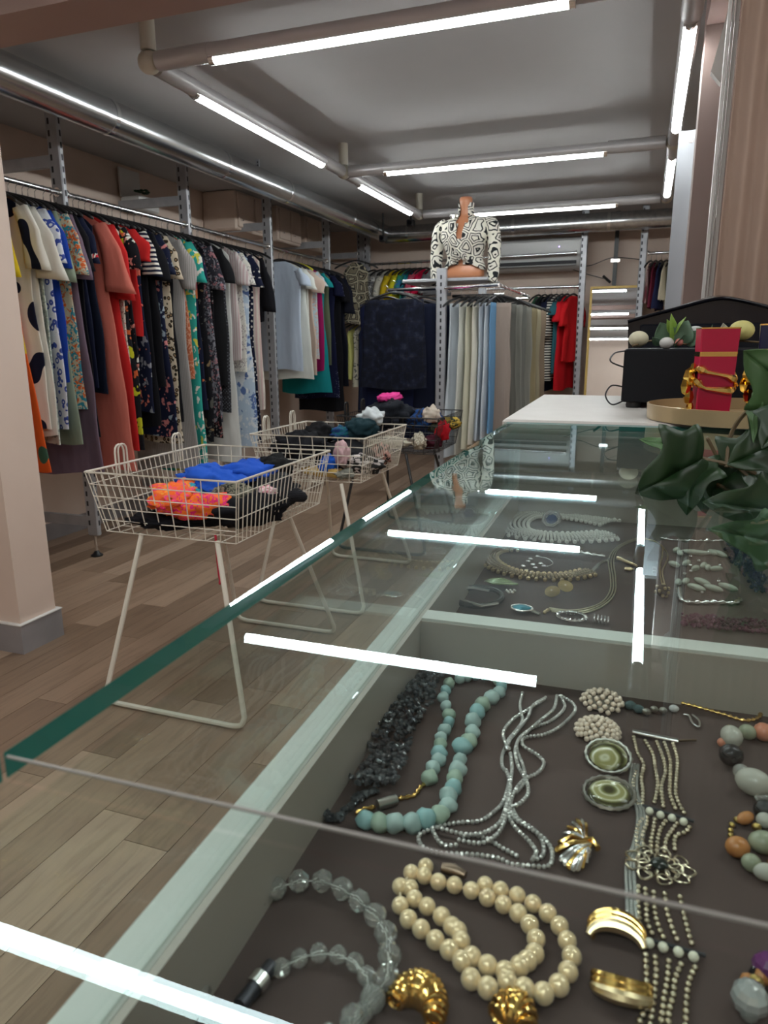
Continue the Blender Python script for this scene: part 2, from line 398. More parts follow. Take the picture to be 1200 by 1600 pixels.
for X, side in ((XT, 'left'), (XRT, 'right')):
    for (a, b_), w_ in ((((.20, 1.44) if X < 0 else (-1.4, -.16)), 'nearest'), ((2.71, 3.96), 'middle'), ((4.48, 5.58), 'far')):
        lamp_fixture(X, a, X, b_, '%s tube light on the %s lengthwise track' % (w_, side))
    for a, b_, w_ in ((2.48, 2.71, 'first'), (3.96, 4.22, 'second'), (4.30, 4.48, 'third'), (5.58, 5.77, 'last')):
        track(X, a, X, b_, '%s bare length of grey track, %s side' % (w_, side))
cab = spline([(XT, 2.44, 2.29), (XT-.02, 2.36, 2.30), (XT-.06, 2.3, 2.28), (XT-.10, 2.2, 2.312)], 6)
tag(MB().tube(cab, .006, 6).build('cable', M_white), 'white cable looping off the ceiling stem by the beam', 'cable')

# ------------------------------------------------------------ ducts
def duct(pts, axis, label, joints):
    e = empty('metal_duct', pts[0], label, 'duct')
    o0 = Vector(pts[0]); MB().tube([Vector(p)-o0 for p in pts], .078, 28).build('pipe', M_duct, e)
    for j in joints:
        d = Vector((0, .012, 0)) if axis == 'y' else Vector((.012, 0, 0)); c = Vector(j)-o0
        MB().tube([c-d, c+d], .0805, 28).build('collar', M_chrome, e)
DX = -2.45
duct([(DX, 1.2, 2.195), (DX, 6.86, 2.195)], 'y', 'round galvanised pipe running along the left clothes rack', [(DX, y, 2.195) for y in (2.98, 3.95, 4.75, 5.9)])
duct([(DX+.02, 6.8, 2.175), (1.2, 6.8, 2.175)], 'x', 'round galvanised pipe running across the back', [(x_, 6.8, 2.175) for x_ in (-2.2, -1.2, -.38)])
st = MB().box((-.012, -.003, 0), (.012, .003, CZ-2.25))
o = st.build('hanging_strap', M_steel, None, (DX, 4.40, 2.25), smooth=False); tag(o, 'perforated strap holding the left pipe to the ceiling', 'strap')
for k in range(3): MB().box((-.004, -.0035, .012+k*.018), (.004, .0035, .022+k*.018)).build('hole', M_slot, o, smooth=False)

# ------------------------------------------------------------ rack uprights
slot_me = {}
def upright(x, y, z0, z1, label, dirx=-1, arms=(), foot=True, wdt=.075, dep=.03, slots_side='y', group='slotted steel uprights', zs=None):
    e = empty('rack_upright', (x, y, 0), label, 'upright', group)
    MB().box((-wdt/2, -dep/2, z0), (wdt/2, dep/2, z1), bev=.006).build('post', M_steel, e, smooth=False)
    sl = MB(); z = (zs or z0)+.06
    while z < z1-.03:
        sl.box((-.006-.016, -dep/2-.0008, z), (.006-.016, -dep/2+.001, z+.028)); sl.box((-.006+.016, -dep/2-.0008, z), (.006+.016, -dep/2+.001, z+.028)) if slots_side == 'y2' else None
        sl.box((wdt/2-.001, -.005, z), (wdt/2+.0008, .005, z+.028)); z += .055
    o = sl.build('slots', M_slot, e, smooth=False); o['kind'] = 'stuff'
    if foot:
        MB().tube([(0, 0, .03), (0, 0, z0)], .008, 8).build('foot_stem', M_silver, e)
        MB().lathe([(.032, 0), (.034, .006), (.02, .016), (.01, .03)], 16).build('foot', M_black, e)
    for z, L in arms:
        MB().box((dirx*L, -.012, z-.028), (0, .012, z+.028)).build('arm', M_steel, e, smooth=False)
    return e
RX = -2.83
ordn = ('first', 'second', 'third', 'fourth', 'fifth')
for k, y in enumerate((3.05, 4.11, 5.19, 6.29, 7.15)):
    upright(RX, y, .12, CZ, '%s slotted upright of the left clothes rack, counted from the pillar' % ordn[k], -1, ((2.05, .50), (.20, .50)))
upright(RX, 1.99+.02, .12, CZ, 'slotted upright of the left rack hidden behind the pillar', -1, ((2.05, .5), (.2, .5))) if False else None
def rail(p, q, label, r=.0125, group='chrome hanging rails'):
    e = empty('hanging_rail', p, label, 'rail', group); d = Vector(q)-Vector(p)
    MB().tube([(0, 0, 0), d], r, 12).build('bar', M_chrome, e)
    for t in (0, 1):
        c = d*t; u = d.normalized()*.012*(1 if t == 0 else -1)
        MB().tube([c, c+u], r*1.8, 12).build('end_socket', M_silver, e)
RZ = 1.90
for a, b_, l in ((2.15, 3.03, 'chrome rail left of the first upright, under the pipe'), (3.07, 4.09, 'chrome rail between the first and second uprights'), (4.13, 5.17, 'chrome rail between the second and third uprights'), (5.21, 6.27, 'chrome rail between the third and fourth uprights'), (6.31, 7.13, 'chrome rail between the fourth and fifth uprights')):
    rail((RX+.01, a, RZ), (RX+.01, b_, RZ), l)

# ------------------------------------------------------------ hangers and garments
def hanger_mesh():
    sh = MB()
    pts = spline([(-.205, 0, -.135), (-.15, 0, -.105), (-.06, 0, -.075), (0, 0, -.065), (.06, 0, -.075), (.15, 0, -.105), (.205, 0, -.135)], 3)
    sh.tube(pts, [.006]+[.0085]*(len(pts)-2)+[.006], 6)
    hk = MB(); h = [(0, 0, -.068), (0, 0, -.03)] + [(.017*math.sin(a), 0, -.002+.0-.0+.017*math.cos(a)*1.0-.002) for a in [math.pi*(.95-k*.21) for k in range(7)]]
    hk.tube(h, .0016, 5)
    return sh.mesh('clothes_hanger', M_black), hk.mesh('hook', M_silver)
HM = hanger_mesh()
HMC = {}
def hanger(loc, rz, label, group, m=None):
    me = HM[0]
    if m:
        if m.name not in HMC: me = HM[0].copy(); me.materials.clear(); me.materials.append(m); HMC[m.name] = me
        me = HMC[m.name]
    o = obj('clothes_hanger', me, None, loc, (0, 0, rz)); tag(o, label, 'hanger', group)
    obj('hook', HM[1], o); return o
def body_mesh(L, w0, w1, thick, seed, flat=False, neck=True, crease=False, M=18, N=26, hem=0):
    rr = random.Random(seed); ph = [rr.random()*6.28 for _ in range(4)]; kf = rr.choice((3, 4, 5)); vs = []
    rows = []
    if flat: rows = [(0, w0*.97), (.03, w0)]+[(.03+(L-.03)*k/M, w0+(w1-w0)*(k/M)) for k in range(1, M+1)]
    else:
        rows = [(0.0, w0*.34), (.026, w0*.58), (.058, w0*.82), (.088, w0*.97)]
        rows += [(.088+(L-.088)*k/M, w0*(.98-.06*math.sin(math.pi*min(1, k/M*1.6)))+(w1-w0)*max(0, (k/M-.25)/.75)) for k in range(1, M+1)]
    for i, (d, hw) in enumerate(rows):
        g = min(1, d/.35)
        for k in range(N):
            a = 2*math.pi*k/N; ca, sa = math.cos(a), math.sin(a)
            x = hw*math.copysign(abs(ca)**.8, ca); u = x/max(hw, .01)
            t = thick*(.45+.55*g)
            y = t*math.copysign(abs(sa)**.7, sa) + thick*.65*g*math.sin(u*kf+ph[0]+d*1.5) + thick*.35*g*math.sin(u*kf*2.7+ph[1]-d*2)
            if crease: y += thick*.5*math.exp(-(u*5)**2)*(1 if sa > 0 else -1)
            x += .006*g*math.sin(d*6+ph[2])+.003*math.sin(d*15+ph[3])
            zz = -d
            if i == len(rows)-1: zz -= hem*math.sin(u*3+ph[1])
            vs.append((x, y, zz))
    fs = [(i*N+k, (i+1)*N+k, (i+1)*N+(k+1) % N, i*N+(k+1) % N) for i in range(len(rows)-1) for k in range(N)]
    fs.append(tuple(range(N))); 
    mb = MB(); mb.add(vs, fs); return mb
def sleeve_mesh(w0, length, r0, r1, out, puff, seed, thick):
    rr = random.Random(seed+99); p = rr.random()*6; vs = []; n = 14; m = 9
    for i in range(m+1):
        t = i/m; cx = w0*(.80+.10*min(1, t*3))+out*t**.8; cz = -.070-length*t
        r = (r0+(r1-r0)*t)*(1+puff*math.sin(math.pi*min(1, t*1.1)))
        for k in range(n):
            a = 2*math.pi*k/n
            rb_ = r*(.72+.28*min(1, t*3)); vs.append((cx+rb_*math.cos(a)+.005*math.sin(t*7+p+a), (thick*.9+.010+.006*t)*math.sin(a)*(1+.28*math.sin(a*3+p+t*3)), cz+.3*r*math.cos(a)*(1 if t < .1 else -.35)))
    fs = [(i*n+k, (i+1)*n+k, (i+1)*n+(k+1) % n, i*n+(k+1) % n) for i in range(m) for k in range(n)]
    fs.append(tuple(range(n))); fs.append(tuple(m*n+k for k in range(n-1, -1, -1)))
    return MB().add(vs, fs)
gseed = [0]
def garment(name, cat, loc, rz, m, label, L, w0=.2, w1=.24, thick=.018, sleeve=0, out=.045, r0=.048, r1=.058, puff=0, group=None, flat=False, msl=None, crease=False, hang=True, cuff=None, hm=None, short=None, hem=.01, hgroup='hangers on the left rack'):
    gseed[0] += 1
    o = body_mesh(L, w0, w1, thick, gseed[0], flat, crease=crease, hem=hem).build(name, m, None, None, None, True)
    o.location = Vector(loc)-Vector((0, 0, .082 if not flat else .11)); o.rotation_euler = (0, 0, rz)
    tag(o, label, cat, group)
    if sleeve:
        sm = sleeve_mesh(w0, sleeve, r0, r1, out, puff, gseed[0], thick)
        s1 = sm.build('sleeve', msl or m, o, smooth=True)
        s2 = obj('sleeve', s1.data, o, rot=(0, 0, math.pi))
        if cuff:
            vs = MB(); cx = w0*.90+out; cz = -.062-sleeve
            vs.tube([(cx-.012, 0, cz+.012), (cx-.004, 0, cz-.006)], [r1*1.03, r1*1.03], 14)
            c = vs.build('cuff', cuff, o); c.scale = (1, .45, 1)
    if hang: hanger(loc, rz, 'hanger holding the ' + (short or label), hgroup, hm)
    return o

def left_y(px, X=-2.60, py=450):
    return PX(px, py, X).y
G = 'garments on the left rack'
k_ = fabric
W = (.72, .69, .62); NV = (.010, .013, .035); BK = (.008, .008, .011)
# px: where the front edge shows; bottom: pixel row of the hem
LEFT = [
 (31, 545, 'yellow blouse half hidden by the pillar', 'blouse', k_('plain', (.75, .55, .02)), .17, .25, .30, None),
 (47, 735, 'orange dress with round folk motifs beside the pillar', 'dress', k_('blobs', (.70, .11, .02), (.05, .12, .08), scale=9), .14, .24, 0, None),
 (54, 670, 'white tunic printed with large navy blobs', 'tunic', k_('blobs', W, NV, scale=9, seed=2), .2, .19, .26, None),
 (68, 680, 'cream blouse with wide flared sleeves', 'blouse', k_('plain', W), .2, .20, .30, ('flare',)),
 (80, 690, 'mint white shirt with faint grey print', 'shirt', k_('print', (.55, .60, .55), (.3, .36, .33), scale=14), .2, .2, 0, None),
 (88, 665, 'blue and white patterned tunic with navy upper part', 'tunic', k_('leopard', (.60, .62, .68), (.04, .07, .30), scale=38), .21, .22, .22, None),
 (99, 596, 'royal blue long-sleeved top', 'top', k_('plain', (.012, .05, .33)), .2, .2, .24, None),
 (108, 690, 'sage green dress beside the royal blue top', 'dress', k_('plain', (.24, .29, .22)), .2, .23, .30, None),
 (116, 640, 'beige top with a multicoloured printed sleeve', 'top', k_('print', (.50, .45, .33), (.60, .12, .03), (.03, .22, .30), scale=16), .2, .2, .26, None),
 (126, 742, 'dusty purple dress with elbow sleeves', 'dress', k_('plain', (.17, .12, .165)), .2, .26, .28, None),
 (138, 680, 'black t-shirt dress between the purple dress and the navy tee', 'dress', k_('plain', BK), .2, .22, .24, None),
 (149, 600, 'navy tee with red and white cuffs', 'tee', k_('plain', NV), .2, .2, .20, ('cuff',)),
 (158, 610, 'deep navy tunic next to the salmon dress', 'tunic', k_('plain', (.006, .009, .022)), .2, .21, 0, None),
 (170, 735, 'long salmon pink dress with wide sleeves', 'dress', k_('plain', (.55, .15, .115)), .2, .27, .33, ('flare',)),
 (180, 670, 'black and white abstract print dress', 'dress', k_('print', BK, W, (.6, .4, .03), scale=11), .18, .2, 0, None),
 (188, 705, 'bright red dress with three-quarter sleeves', 'dress', k_('plain', (.50, .020, .020)), .2, .24, .36, None),
 (197, 655, 'white dress with small red flowers', 'dress', k_('floral', (.65, .58, .50), (.50, .02, .04), (.10, .08, .06), scale=34), .2, .22, 0, None),
 (205, 700, 'black dress with yellow green tropical hem', 'dress', k_('floral', BK, (.45, .45, .02), (.5, .10, .03), scale=12), .2, .22, 0, None),
 (213, 600, 'black floral blouse with pink blooms', 'blouse', k_('floral', BK, (.62, .22, .18), W, scale=18), .2, .2, .2, None),
 (220, 520, 'red ruffled short-sleeve top', 'top', k_('plain', (.52, .02, .02)), .2, .2, .15, ('puff',)),
 (229, 640, 'navy floral dress with coral flowers', 'dress', k_('floral', NV, (.70, .20, .14), (.25, .26, .30), scale=16, seed=3), .2, .22, 0, None),
 (236, 665, 'black tunic with white-striped sleeves', 'tunic', k_('plain', BK), .2, .22, .22, ('stripe',)),
 (248, 600, 'plain black loose blouse between striped and floral pieces', 'blouse', k_('plain', BK), .2, .22, .24, None),
 (258, 680, 'navy dress with pink and blue posies', 'dress', k_('floral', NV, (.60, .22, .22), (.30, .36, .42), scale=15, seed=5), .2, .23, .2, None),
 (268, 690, 'leopard print dress in the middle of the left rack', 'dress', k_('leopard', (.50, .42, .32), (.02, .015, .01), (.28, .18, .10), scale=48), .2, .21, .22, None),
 (277, 660, 'black trousers hung behind the leopard dress', 'trousers', k_('plain', BK), .18, .18, 0, None),
 (289, 735, 'long light grey knitted cardigan with puffed sleeve', 'cardigan', k_('vstripe', (.36, .34, .33), (.27, .255, .25), scale=28), .2, .22, .27, ('puff',)),
 (299, 590, 'rust orange scarf-like printed top', 'top', k_('print', (.40, .11, .05), (.55, .30, .20), scale=18), .19, .21, 0, None),
 (307, 735, 'teal dress with white and yellow flowers', 'dress', k_('floral', (.03, .33, .28), W, (.60, .55, .08), scale=15), .2, .22, .22, None),
 (316, 640, 'dark navy blouse with orange and pink roses', 'blouse', k_('floral', NV, (.60, .16, .06), (.55, .12, .18), scale=13, seed=8), .2, .22, .2, None),
 (325, 690, 'black dress with muted brown leaves', 'dress', k_('floral', BK, (.22, .15, .08), (.10, .10, .09), scale=15, seed=9), .2, .21, 0, None),
 (334, 660, 'charcoal blouse with smoky white flowers', 'blouse', k_('print', (.03, .03, .04), (.20, .20, .23), (.35, .16, .18), scale=15, seed=4), .2, .22, .25, None),
 (343, 680, 'black chiffon dress with tiny blooms', 'dress', k_('floral', BK, (.30, .26, .25), (.28, .10, .10), scale=26, seed=6), .2, .22, 0, None),
 (351, 600, 'black jacket with rolled sleeve', 'jacket', k_('plain', (.012, .012, .014)), .2, .2, .2, None),
 (359, 640, 'dark grey sequinned top near the third upright', 'top', k_('dots', (.03, .03, .035), (.16, .17, .2), scale=60), .2, .2, 0, None),
 (368, 720, 'plain off-white trousers near the third upright', 'trousers', k_('plain', (.62, .62, .60)), .17, .18, 0, None),
 (376, 560, 'dusty rose and white striped top', 'top', k_('vstripe', (.50, .38, .38), (.60, .56, .55), scale=16), .2, .2, .2, None),
 (384, 580, 'white blouse with small grey sprigs', 'blouse', k_('floral', (.68, .67, .62), (.30, .26, .28), scale=26, seed=2), .2, .2, .19, None),
 (392, 700, 'pale blue tie-dye dress near the third upright', 'dress', k_('print', (.42, .52, .64), (.62, .66, .70), (.10, .16, .35), scale=10, seed=1), .2, .21, 0, None),
 (400, 690, 'navy dress with white polka dots', 'dress', k_('dots', NV, W, scale=36), .2, .22, .2, None),
 (408, 640, 'cream blouse with pale pink plaid', 'blouse', k_('vstripe', (.66, .60, .54), (.60, .44, .42), scale=12), .2, .2, 0, None),
 (415, 500, 'black long-sleeved jacket by the third upright', 'jacket', k_('plain', BK), .2, .2, .36, None),
]
for px, bot, lab, cat, m, w0, w1, sl, opt in LEFT:
    y = left_y(px); zb = PX(px, bot, -2.64).z; L = (RZ-.07)-max(zb, .3)
    kw = {}
    if opt and opt[0] == 'flare': kw = dict(r1=.085, out=.075)
    if opt and opt[0] == 'puff': kw = dict(puff=.5, r1=.05)
    if opt and opt[0] == 'stripe': kw = dict(msl=k_('hstripe', NV, W, scale=13))
    if opt and opt[0] == 'cuff': kw = dict(cuff=fabric('vstripe', (.5, .02, .03), W, scale=30))
    # keep pieces off the uprights
    for yu in (3.05, 4.11, 5.19):
        if abs(y-yu) < .035: y = yu+(.04 if y >= yu else -.04)
    rj = random.Random(px)
    garment(cat, cat, (RX+.01, y, RZ), R(rj.uniform(-7, 9)), m, lab, L, w0=.205*(w0/.2), w1=w1, sleeve=sl, group=G, thick=.014, short=lab, **kw)
# extra hooks on the rail: empty hangers between
for k, l in enumerate(('first', 'second', 'third', 'fourth', 'fifth', 'sixth', 'seventh', 'eighth')):
    hanger((RX+.01, 2.66+k*.31, RZ), R(random.uniform(-8, 8)), l+' empty black hanger from the pillar on the left rack', 'empty hangers on the left rack')
# beyond the third upright
L2 = [
 (441, 576, 'pale blue sleeveless top right after the third upright', 'top', k_('plain', (.50, .58, .70)), .19, .20, .12, None, 5.30),
 (455, 590, 'white draped satin blouse', 'blouse', k_('plain', (.70, .72, .68)), .2, .25, .14, None, 5.37),
 (470, 572, 'ivory pleated top right of the white satin blouse', 'top', k_('plain', (.66, .66, .60)), .2, .22, 0, None, 5.44),
 (480, 585, 'light peach blouse with ruffled sleeve', 'blouse', k_('plain', (.62, .48, .40)), .2, .22, .16, ('puff',), 5.51),
 (486, 560, 'pale blue floral camisole beside the magenta top', 'top', k_('print', (.45, .58, .64), (.65, .40, .35), scale=18), .19, .19, .1, None, 5.58),
 (492, 578, 'magenta top beside the teal tunic', 'top', k_('plain', (.30, .01, .10)), .19, .2, 0, None, 5.66),
 (498, 612, 'teal long tunic with rounded hem', 'tunic', k_('plain', (.01, .25, .27)), .2, .25, .1, None, 5.72),
 (506, 570, 'olive green sleeveless dress', 'dress', k_('plain', (.12, .14, .085)), .2, .2, 0, None, 5.83),
 (514, 620, 'navy sequinned evening top', 'top', k_('dots', (.008, .01, .035), (.16, .18, .28), scale=70), .2, .22, .16, None, 5.93),
 (524, 640, 'black lace long dress before the fourth upright', 'dress', k_('plain', BK), .2, .22, .2, None, 6.05),
 (534, 600, 'black jacket by the fourth upright', 'jacket', k_('plain', (.01, .011, .02)), .21, .22, .3, None, 6.17),
]
for px, bot, lab, cat, m, w0, w1, sl, opt, y in L2:
    p = CO + (Vector((-2.6, y, HC))-CO); zb = PX(px, bot, -2.62).z; 
    d = ray(px, bot); zb = (CO + d*(y/d.y)).z
    garment(cat, cat, (RX+.03, y, RZ-.02), R(random.uniform(-5, 12)), m, lab, (RZ-.09)-max(zb, .4), w0=.21, w1=w1, sleeve=sl, group='garments between the third and fourth uprights', thick=.02, hgroup='hangers between the third and fourth uprights',
            hm=(mat('yellow_plastic', (.65, .60, .04), .4) if 'peach' in lab else None), **(dict(puff=.6, r1=.07) if opt else {}))
o = garment('scarf', 'scarf', (-2.60, 6.45, 1.98), R(15), k_('loops', (.40, .36, .26), (.03, .03, .03), (.2, .17, .12), scale=12), 'beige and black patterned scarf hung high past the fourth upright', .55, .12, .16, hgroup='hangers on the back rail')

# ------------------------------------------------------------ back wall things
for X, l in ((-2.70, 'slotted upright at the back left corner'), (-.595, 'slotted upright on the back wall left of the mirror'), (-.085, 'slotted upright on the back wall right of the mirror')):
    upright(X, 7.0, .12, CZ, l, 1, (), True, .06, .03, group='slotted uprights along the back')
e = empty('wall_strut', (-.325, 7.2, 0), 'black vertical strut above the mirror', 'strut')
MB().box((-.018, -.015, 1.4), (.018, .015, CZ)).build('strut_bar', M_black, e, smooth=False)
MB().box((-.04, -.03, 1.88), (.04, -.015, 1.905)).build('clamp', M_silver, e, smooth=False)
MB().tube([(-.03, -.03, 1.70), (-.10, -.05, 1.76)], .012, 8).build('knob', M_black, e)
cb = spline([(-.09, 7.28, 1.90), (-.35, 7.20, 1.92), (-.55, 7.2, 1.86), (-.75, 7.2, 1.86), (-.62, 7.2, 1.80), (-.42, 7.2, 1.74)], 8)
tag(MB().tube(cb, .004, 5).build('cable', M_black), 'thin dark cable drooping on the back wall beside the mirror', 'cable')
# air conditioner
e = empty('air_conditioner', (-1.02, 7.05, 1.83), 'wide white wall air conditioner behind the mannequin', 'air conditioner')
ac = MB(); pr_ = [(.30, 0), (.04, 0), (0, .03), (-.02, .09), (-.02, .24), (.02, .275), (.30, .275)]
q = len(pr_); vs = []
for X in (-.44, .40): vs += [(X, p[0]-.0, p[1]) for p in pr_]
ac.add(vs, [(k, (k+1) % q, q+(k+1) % q, q+k) for k in range(q)]+[tuple(range(q-1, -1, -1)), tuple(range(q, 2*q))])
ac.build('casing', mat('grey_white_plastic', (.55, .55, .55), .35), e)
MB().box((-.40, -.030, .040), (.36, -.004, .066)).build('outlet_slot', M_slot, e, smooth=False)
MB().box((-.40, -.026, .022), (.36, -.002, .036)).build('louvre', mat('grey_louvre', (.25, .25, .25), .7), e, smooth=False)
MB().ball((.20, -.022, .19), .005, 8, 6).build('indicator', emit('violet_led', (.4, .2, 1), 2), e)
# mirror
e = empty('standing_mirror', (-.295, 6.93, .02), 'tall leaning mirror with a thin yellow frame', 'mirror', None, (R(-3.4), 0, 0))
m_ = mat('mirror_silver', (.80, .81, .82), .01, 1)
h = 1.62; ww = .205
MB().box((-ww, .0, 0), (ww, .008, h)).build('mirror_glass', m_, e, smooth=False)
fr = mat('yellow_wood_frame', (.66, .45, .12), .5)
for a, b_ in (((-ww-.02, -.012, 0), (-ww, .014, h+.02)), ((ww, -.012, 0), (ww+.02, .014, h+.02)), ((-ww, -.012, h), (ww, .014, h+.02)), ((-ww, -.012, -.0), (ww, .014, .02))):
    MB().box(a, b_).build('frame_bar', fr, e, smooth=False)
rail((-2.66, 6.95, 1.93), (-.65, 6.95, 1.95), 'upper chrome rail at the back left', group='rails along the back')
rail((-1.85, 6.98, 1.66), (-.62, 6.98, 1.66), 'lower chrome rail at the back, left of the mirror', group='rails along the back')
rail((-.05, 6.98, 1.92), (.9, 6.98, 1.92), 'upper chrome rail right of the mirror', group='rails along the back')
rail((-.05, 6.98, 1.35), (.9, 6.98, 1.35), 'lower chrome rail right of the mirror', group='rails along the back')
# back left shelf
sh = empty('wall_shelf', (-3.05, 6.9, 1.58), 'white shelf in the back left corner', 'shelf')
MB().box((-.28, -.2, 0), (.60, .25, .022), bev=.004).build('board', M_white, sh, smooth=False)
MB().box((.50, -.18, -.05), (.52, .2, 0)).build('shelf_bracket', M_steel, sh, smooth=False)
def crumple(name, cat, c, size, m, label, seed=0, group=None, freq=9, amp=.24, n=40, q=22):
    mb = MB(); vs = []
    for i in range(q+1):
        a = math.pi*i/q-math.pi/2
        for k in range(n):
            t = 2*math.pi*k/n; d = Vector((math.cos(a)*math.cos(t), math.cos(a)*math.sin(t), math.sin(a)))
            p = d*1.6+Vector((seed*3.1, seed*1.3, seed*7.7))
            v = abs(noise.noise(p*1.1))*1.4-.35+abs(noise.noise(p*freq*.35))*.7-.15+.18*noise.noise(p*freq*.9)
            rr = 1+amp*v*1.6
            vs.append((d.x*rr*size[0], d.y*rr*size[1], max(-size[2]*.8, d.z*rr*size[2])))
    fs = [(i*n+k, i*n+(k+1) % n, (i+1)*n+(k+1) % n, (i+1)*n+k) for i in range(q) for k in range(n)]
    mb.add(vs, fs); o = mb.build(name, m, None, c, (0, 0, seed*1.9), True)
    return tag(o, label, cat, group)
crumple('folded_cloth', 'cloth', (-2.72, 6.88, 1.655), (.14, .12, .06), k_('plain', (.02, .03, .03)), 'dark cloth bundle on the corner shelf', 4)

def back_row(specs, Y, z, group, hg):
    for px, top, bot, lab, cat, m, w0, sl, rz in specs:
        X = PY(px, top, Y).x; zb = PY(px, bot, Y).z
        garment(cat, cat, (X, Y, z), R(rz), m, lab, (z-.07)-zb, w0=w0, w1=w0*1.1, sleeve=sl, group=group, thick=.022, out=.04, hgroup=hg)
back_row([
 (585, 412, 472, 'white shirt first on the upper back rail', 'shirt', k_('plain', (.62, .60, .55)), .19, .2, 74),
 (597, 412, 478, 'grey printed shirt on the upper back rail', 'shirt', k_('print', (.55, .54, .52), (.12, .12, .13), scale=14), .19, .2, 74),
 (608, 412, 478, 'cream sprigged shirt on the upper back rail', 'shirt', k_('floral', (.62, .60, .52), (.3, .3, .3), scale=20), .19, .18, 74),
 (620, 412, 480, 'mustard yellow blouse on the upper back rail', 'blouse', k_('plain', (.70, .50, .02)), .19, .18, 72),
 (632, 412, 478, 'lemon yellow blouse on the upper back rail', 'blouse', k_('plain', (.74, .68, .03)), .19, .18, 72),
 (641, 412, 476, 'green printed blouse on the upper back rail', 'blouse', k_('print', (.05, .35, .18), (.05, .2, .5), scale=14), .19, .16, 72),
 (650, 412, 470, 'turquoise and black top on the upper back rail', 'top', k_('print', (.02, .25, .32), (.01, .01, .02), scale=14), .19, .16, 72),
 (658, 412, 468, 'pink blouse on the upper back rail', 'blouse', k_('plain', (.62, .10, .16)), .19, .16, 72),
 (667, 412, 474, 'raspberry red blouse on the upper back rail', 'blouse', k_('plain', (.60, .01, .06)), .19, .16, 72),
 (680, 412, 476, 'grey blouse behind the mannequin arm', 'blouse', k_('plain', (.2, .2, .22)), .19, .16, 72)], 6.95, 1.94, 'shirts on the upper back rail', 'hangers on the upper back rail')
back_row([
 (546, 500, 585, 'pale pink skirt in the back corner', 'skirt', k_('plain', (.62, .50, .42)), .14, 0, 74),
 (556, 500, 590, 'lemon skirt in the back corner', 'skirt', k_('plain', (.66, .64, .22)), .14, 0, 74),
 (566, 500, 600, 'cream print skirt in the back corner', 'skirt', k_('floral', (.50, .46, .36), (.1, .1, .1), scale=18), .14, 0, 74),
 (575, 500, 640, 'navy trousers in the back corner', 'trousers', k_('plain', (.012, .016, .04)), .15, 0, 74)], 6.6, 1.42, 'skirts on the lower corner rail', 'hangers on the lower corner rail')
rail((-2.80, 6.6, 1.42), (-1.75, 6.6, 1.42), 'short lower chrome rail in the back left corner', group='rails along the back')
back_row([
 (842, 455, 632, 'black and green dress behind the last trousers', 'dress', k_('plain', (.05, .12, .07)), .17, 0, 74),
 (852, 455, 610, 'black dress on the lower back rail', 'dress', k_('plain', BK), .18, .2, 74),
 (862, 455, 608, 'navy long cardigan on the lower back rail', 'cardigan', k_('plain', NV), .18, .3, 74),
 (870, 455, 590, 'black and white striped jumper on the lower back rail', 'jumper', k_('hstripe', BK, W, scale=13), .18, .3, 74),
 (879, 455, 580, 'teal jumper on the lower back rail', 'jumper', k_('plain', (.03, .12, .15)), .18, .1, 74),
 (887, 455, 606, 'long red dress on the lower back rail', 'dress', k_('plain', (.58, .012, .02)), .18, .16, 72),
 (897, 455, 562, 'short red blouse beside the mirror upright', 'blouse', k_('plain', (.62, .015, .02)), .18, .2, 70)], 6.98, 1.66, 'clothes on the lower back rail', 'hangers on the lower back rail')
back_row([
 (1018, 400, 472, 'maroon checked trousers right of the mirror', 'trousers', k_('vstripe', (.12, .03, .04), (.3, .2, .2), scale=14), .12, 0, 76),
 (1026, 400, 480, 'burgundy and white skirt right of the mirror', 'skirt', k_('plain', (.14, .02, .04)), .12, 0, 76),
 (1034, 400, 482, 'navy trousers right of the mirror', 'trousers', k_('plain', (.02, .025, .07)), .12, 0, 76),
 (1043, 400, 468, 'cream skirt right of the mirror', 'skirt', k_('plain', (.60, .55, .42)), .13, 0, 74),
 (1052, 400, 475, 'ivory trousers beside the grey curtain', 'trousers', k_('plain', (.62, .58, .50)), .13, 0, 74)], 6.98, 1.92, 'clothes on the upper rail right of the mirror', 'hangers right of the mirror')
back_row([
 (1012, 500, 600, 'bright red dress low behind the black box', 'dress', k_('plain', (.50, .01, .02)), .14, 0, 76),
 (1024, 500, 600, 'red and white dress low behind the black box', 'dress', k_('print', (.45, .02, .03), W, scale=14), .14, 0, 76),
 (1036, 500, 600, 'dark red dress low behind the black box', 'dress', k_('plain', (.25, .01, .02)), .14, 0, 76)], 6.98, 1.35, 'clothes on the lower rail right of the mirror', 'hangers low right of the mirror')
# cameras / spotlights near the ceiling
for p, l in (((-2.35, 6.5, 2.10), 'small black camera hanging in the back left corner'), ((-2.05, 6.4, 2.20), 'small black spotlight near the far track joint')):
    e = empty('ceiling_camera', p, l, 'camera'); MB().box((-.03, -.04, -.03), (.03, .04, .03), bev=.006).build('body', M_black, e, smooth=False)
    MB().tube([(0, 0, .03), (0, 0, CZ-p[2])], .008, 8).build('stem', M_black, e); MB().tube([(0, -.055, 0), (0, -.04, 0)], .018, 12).build('lens', M_gloss, e)
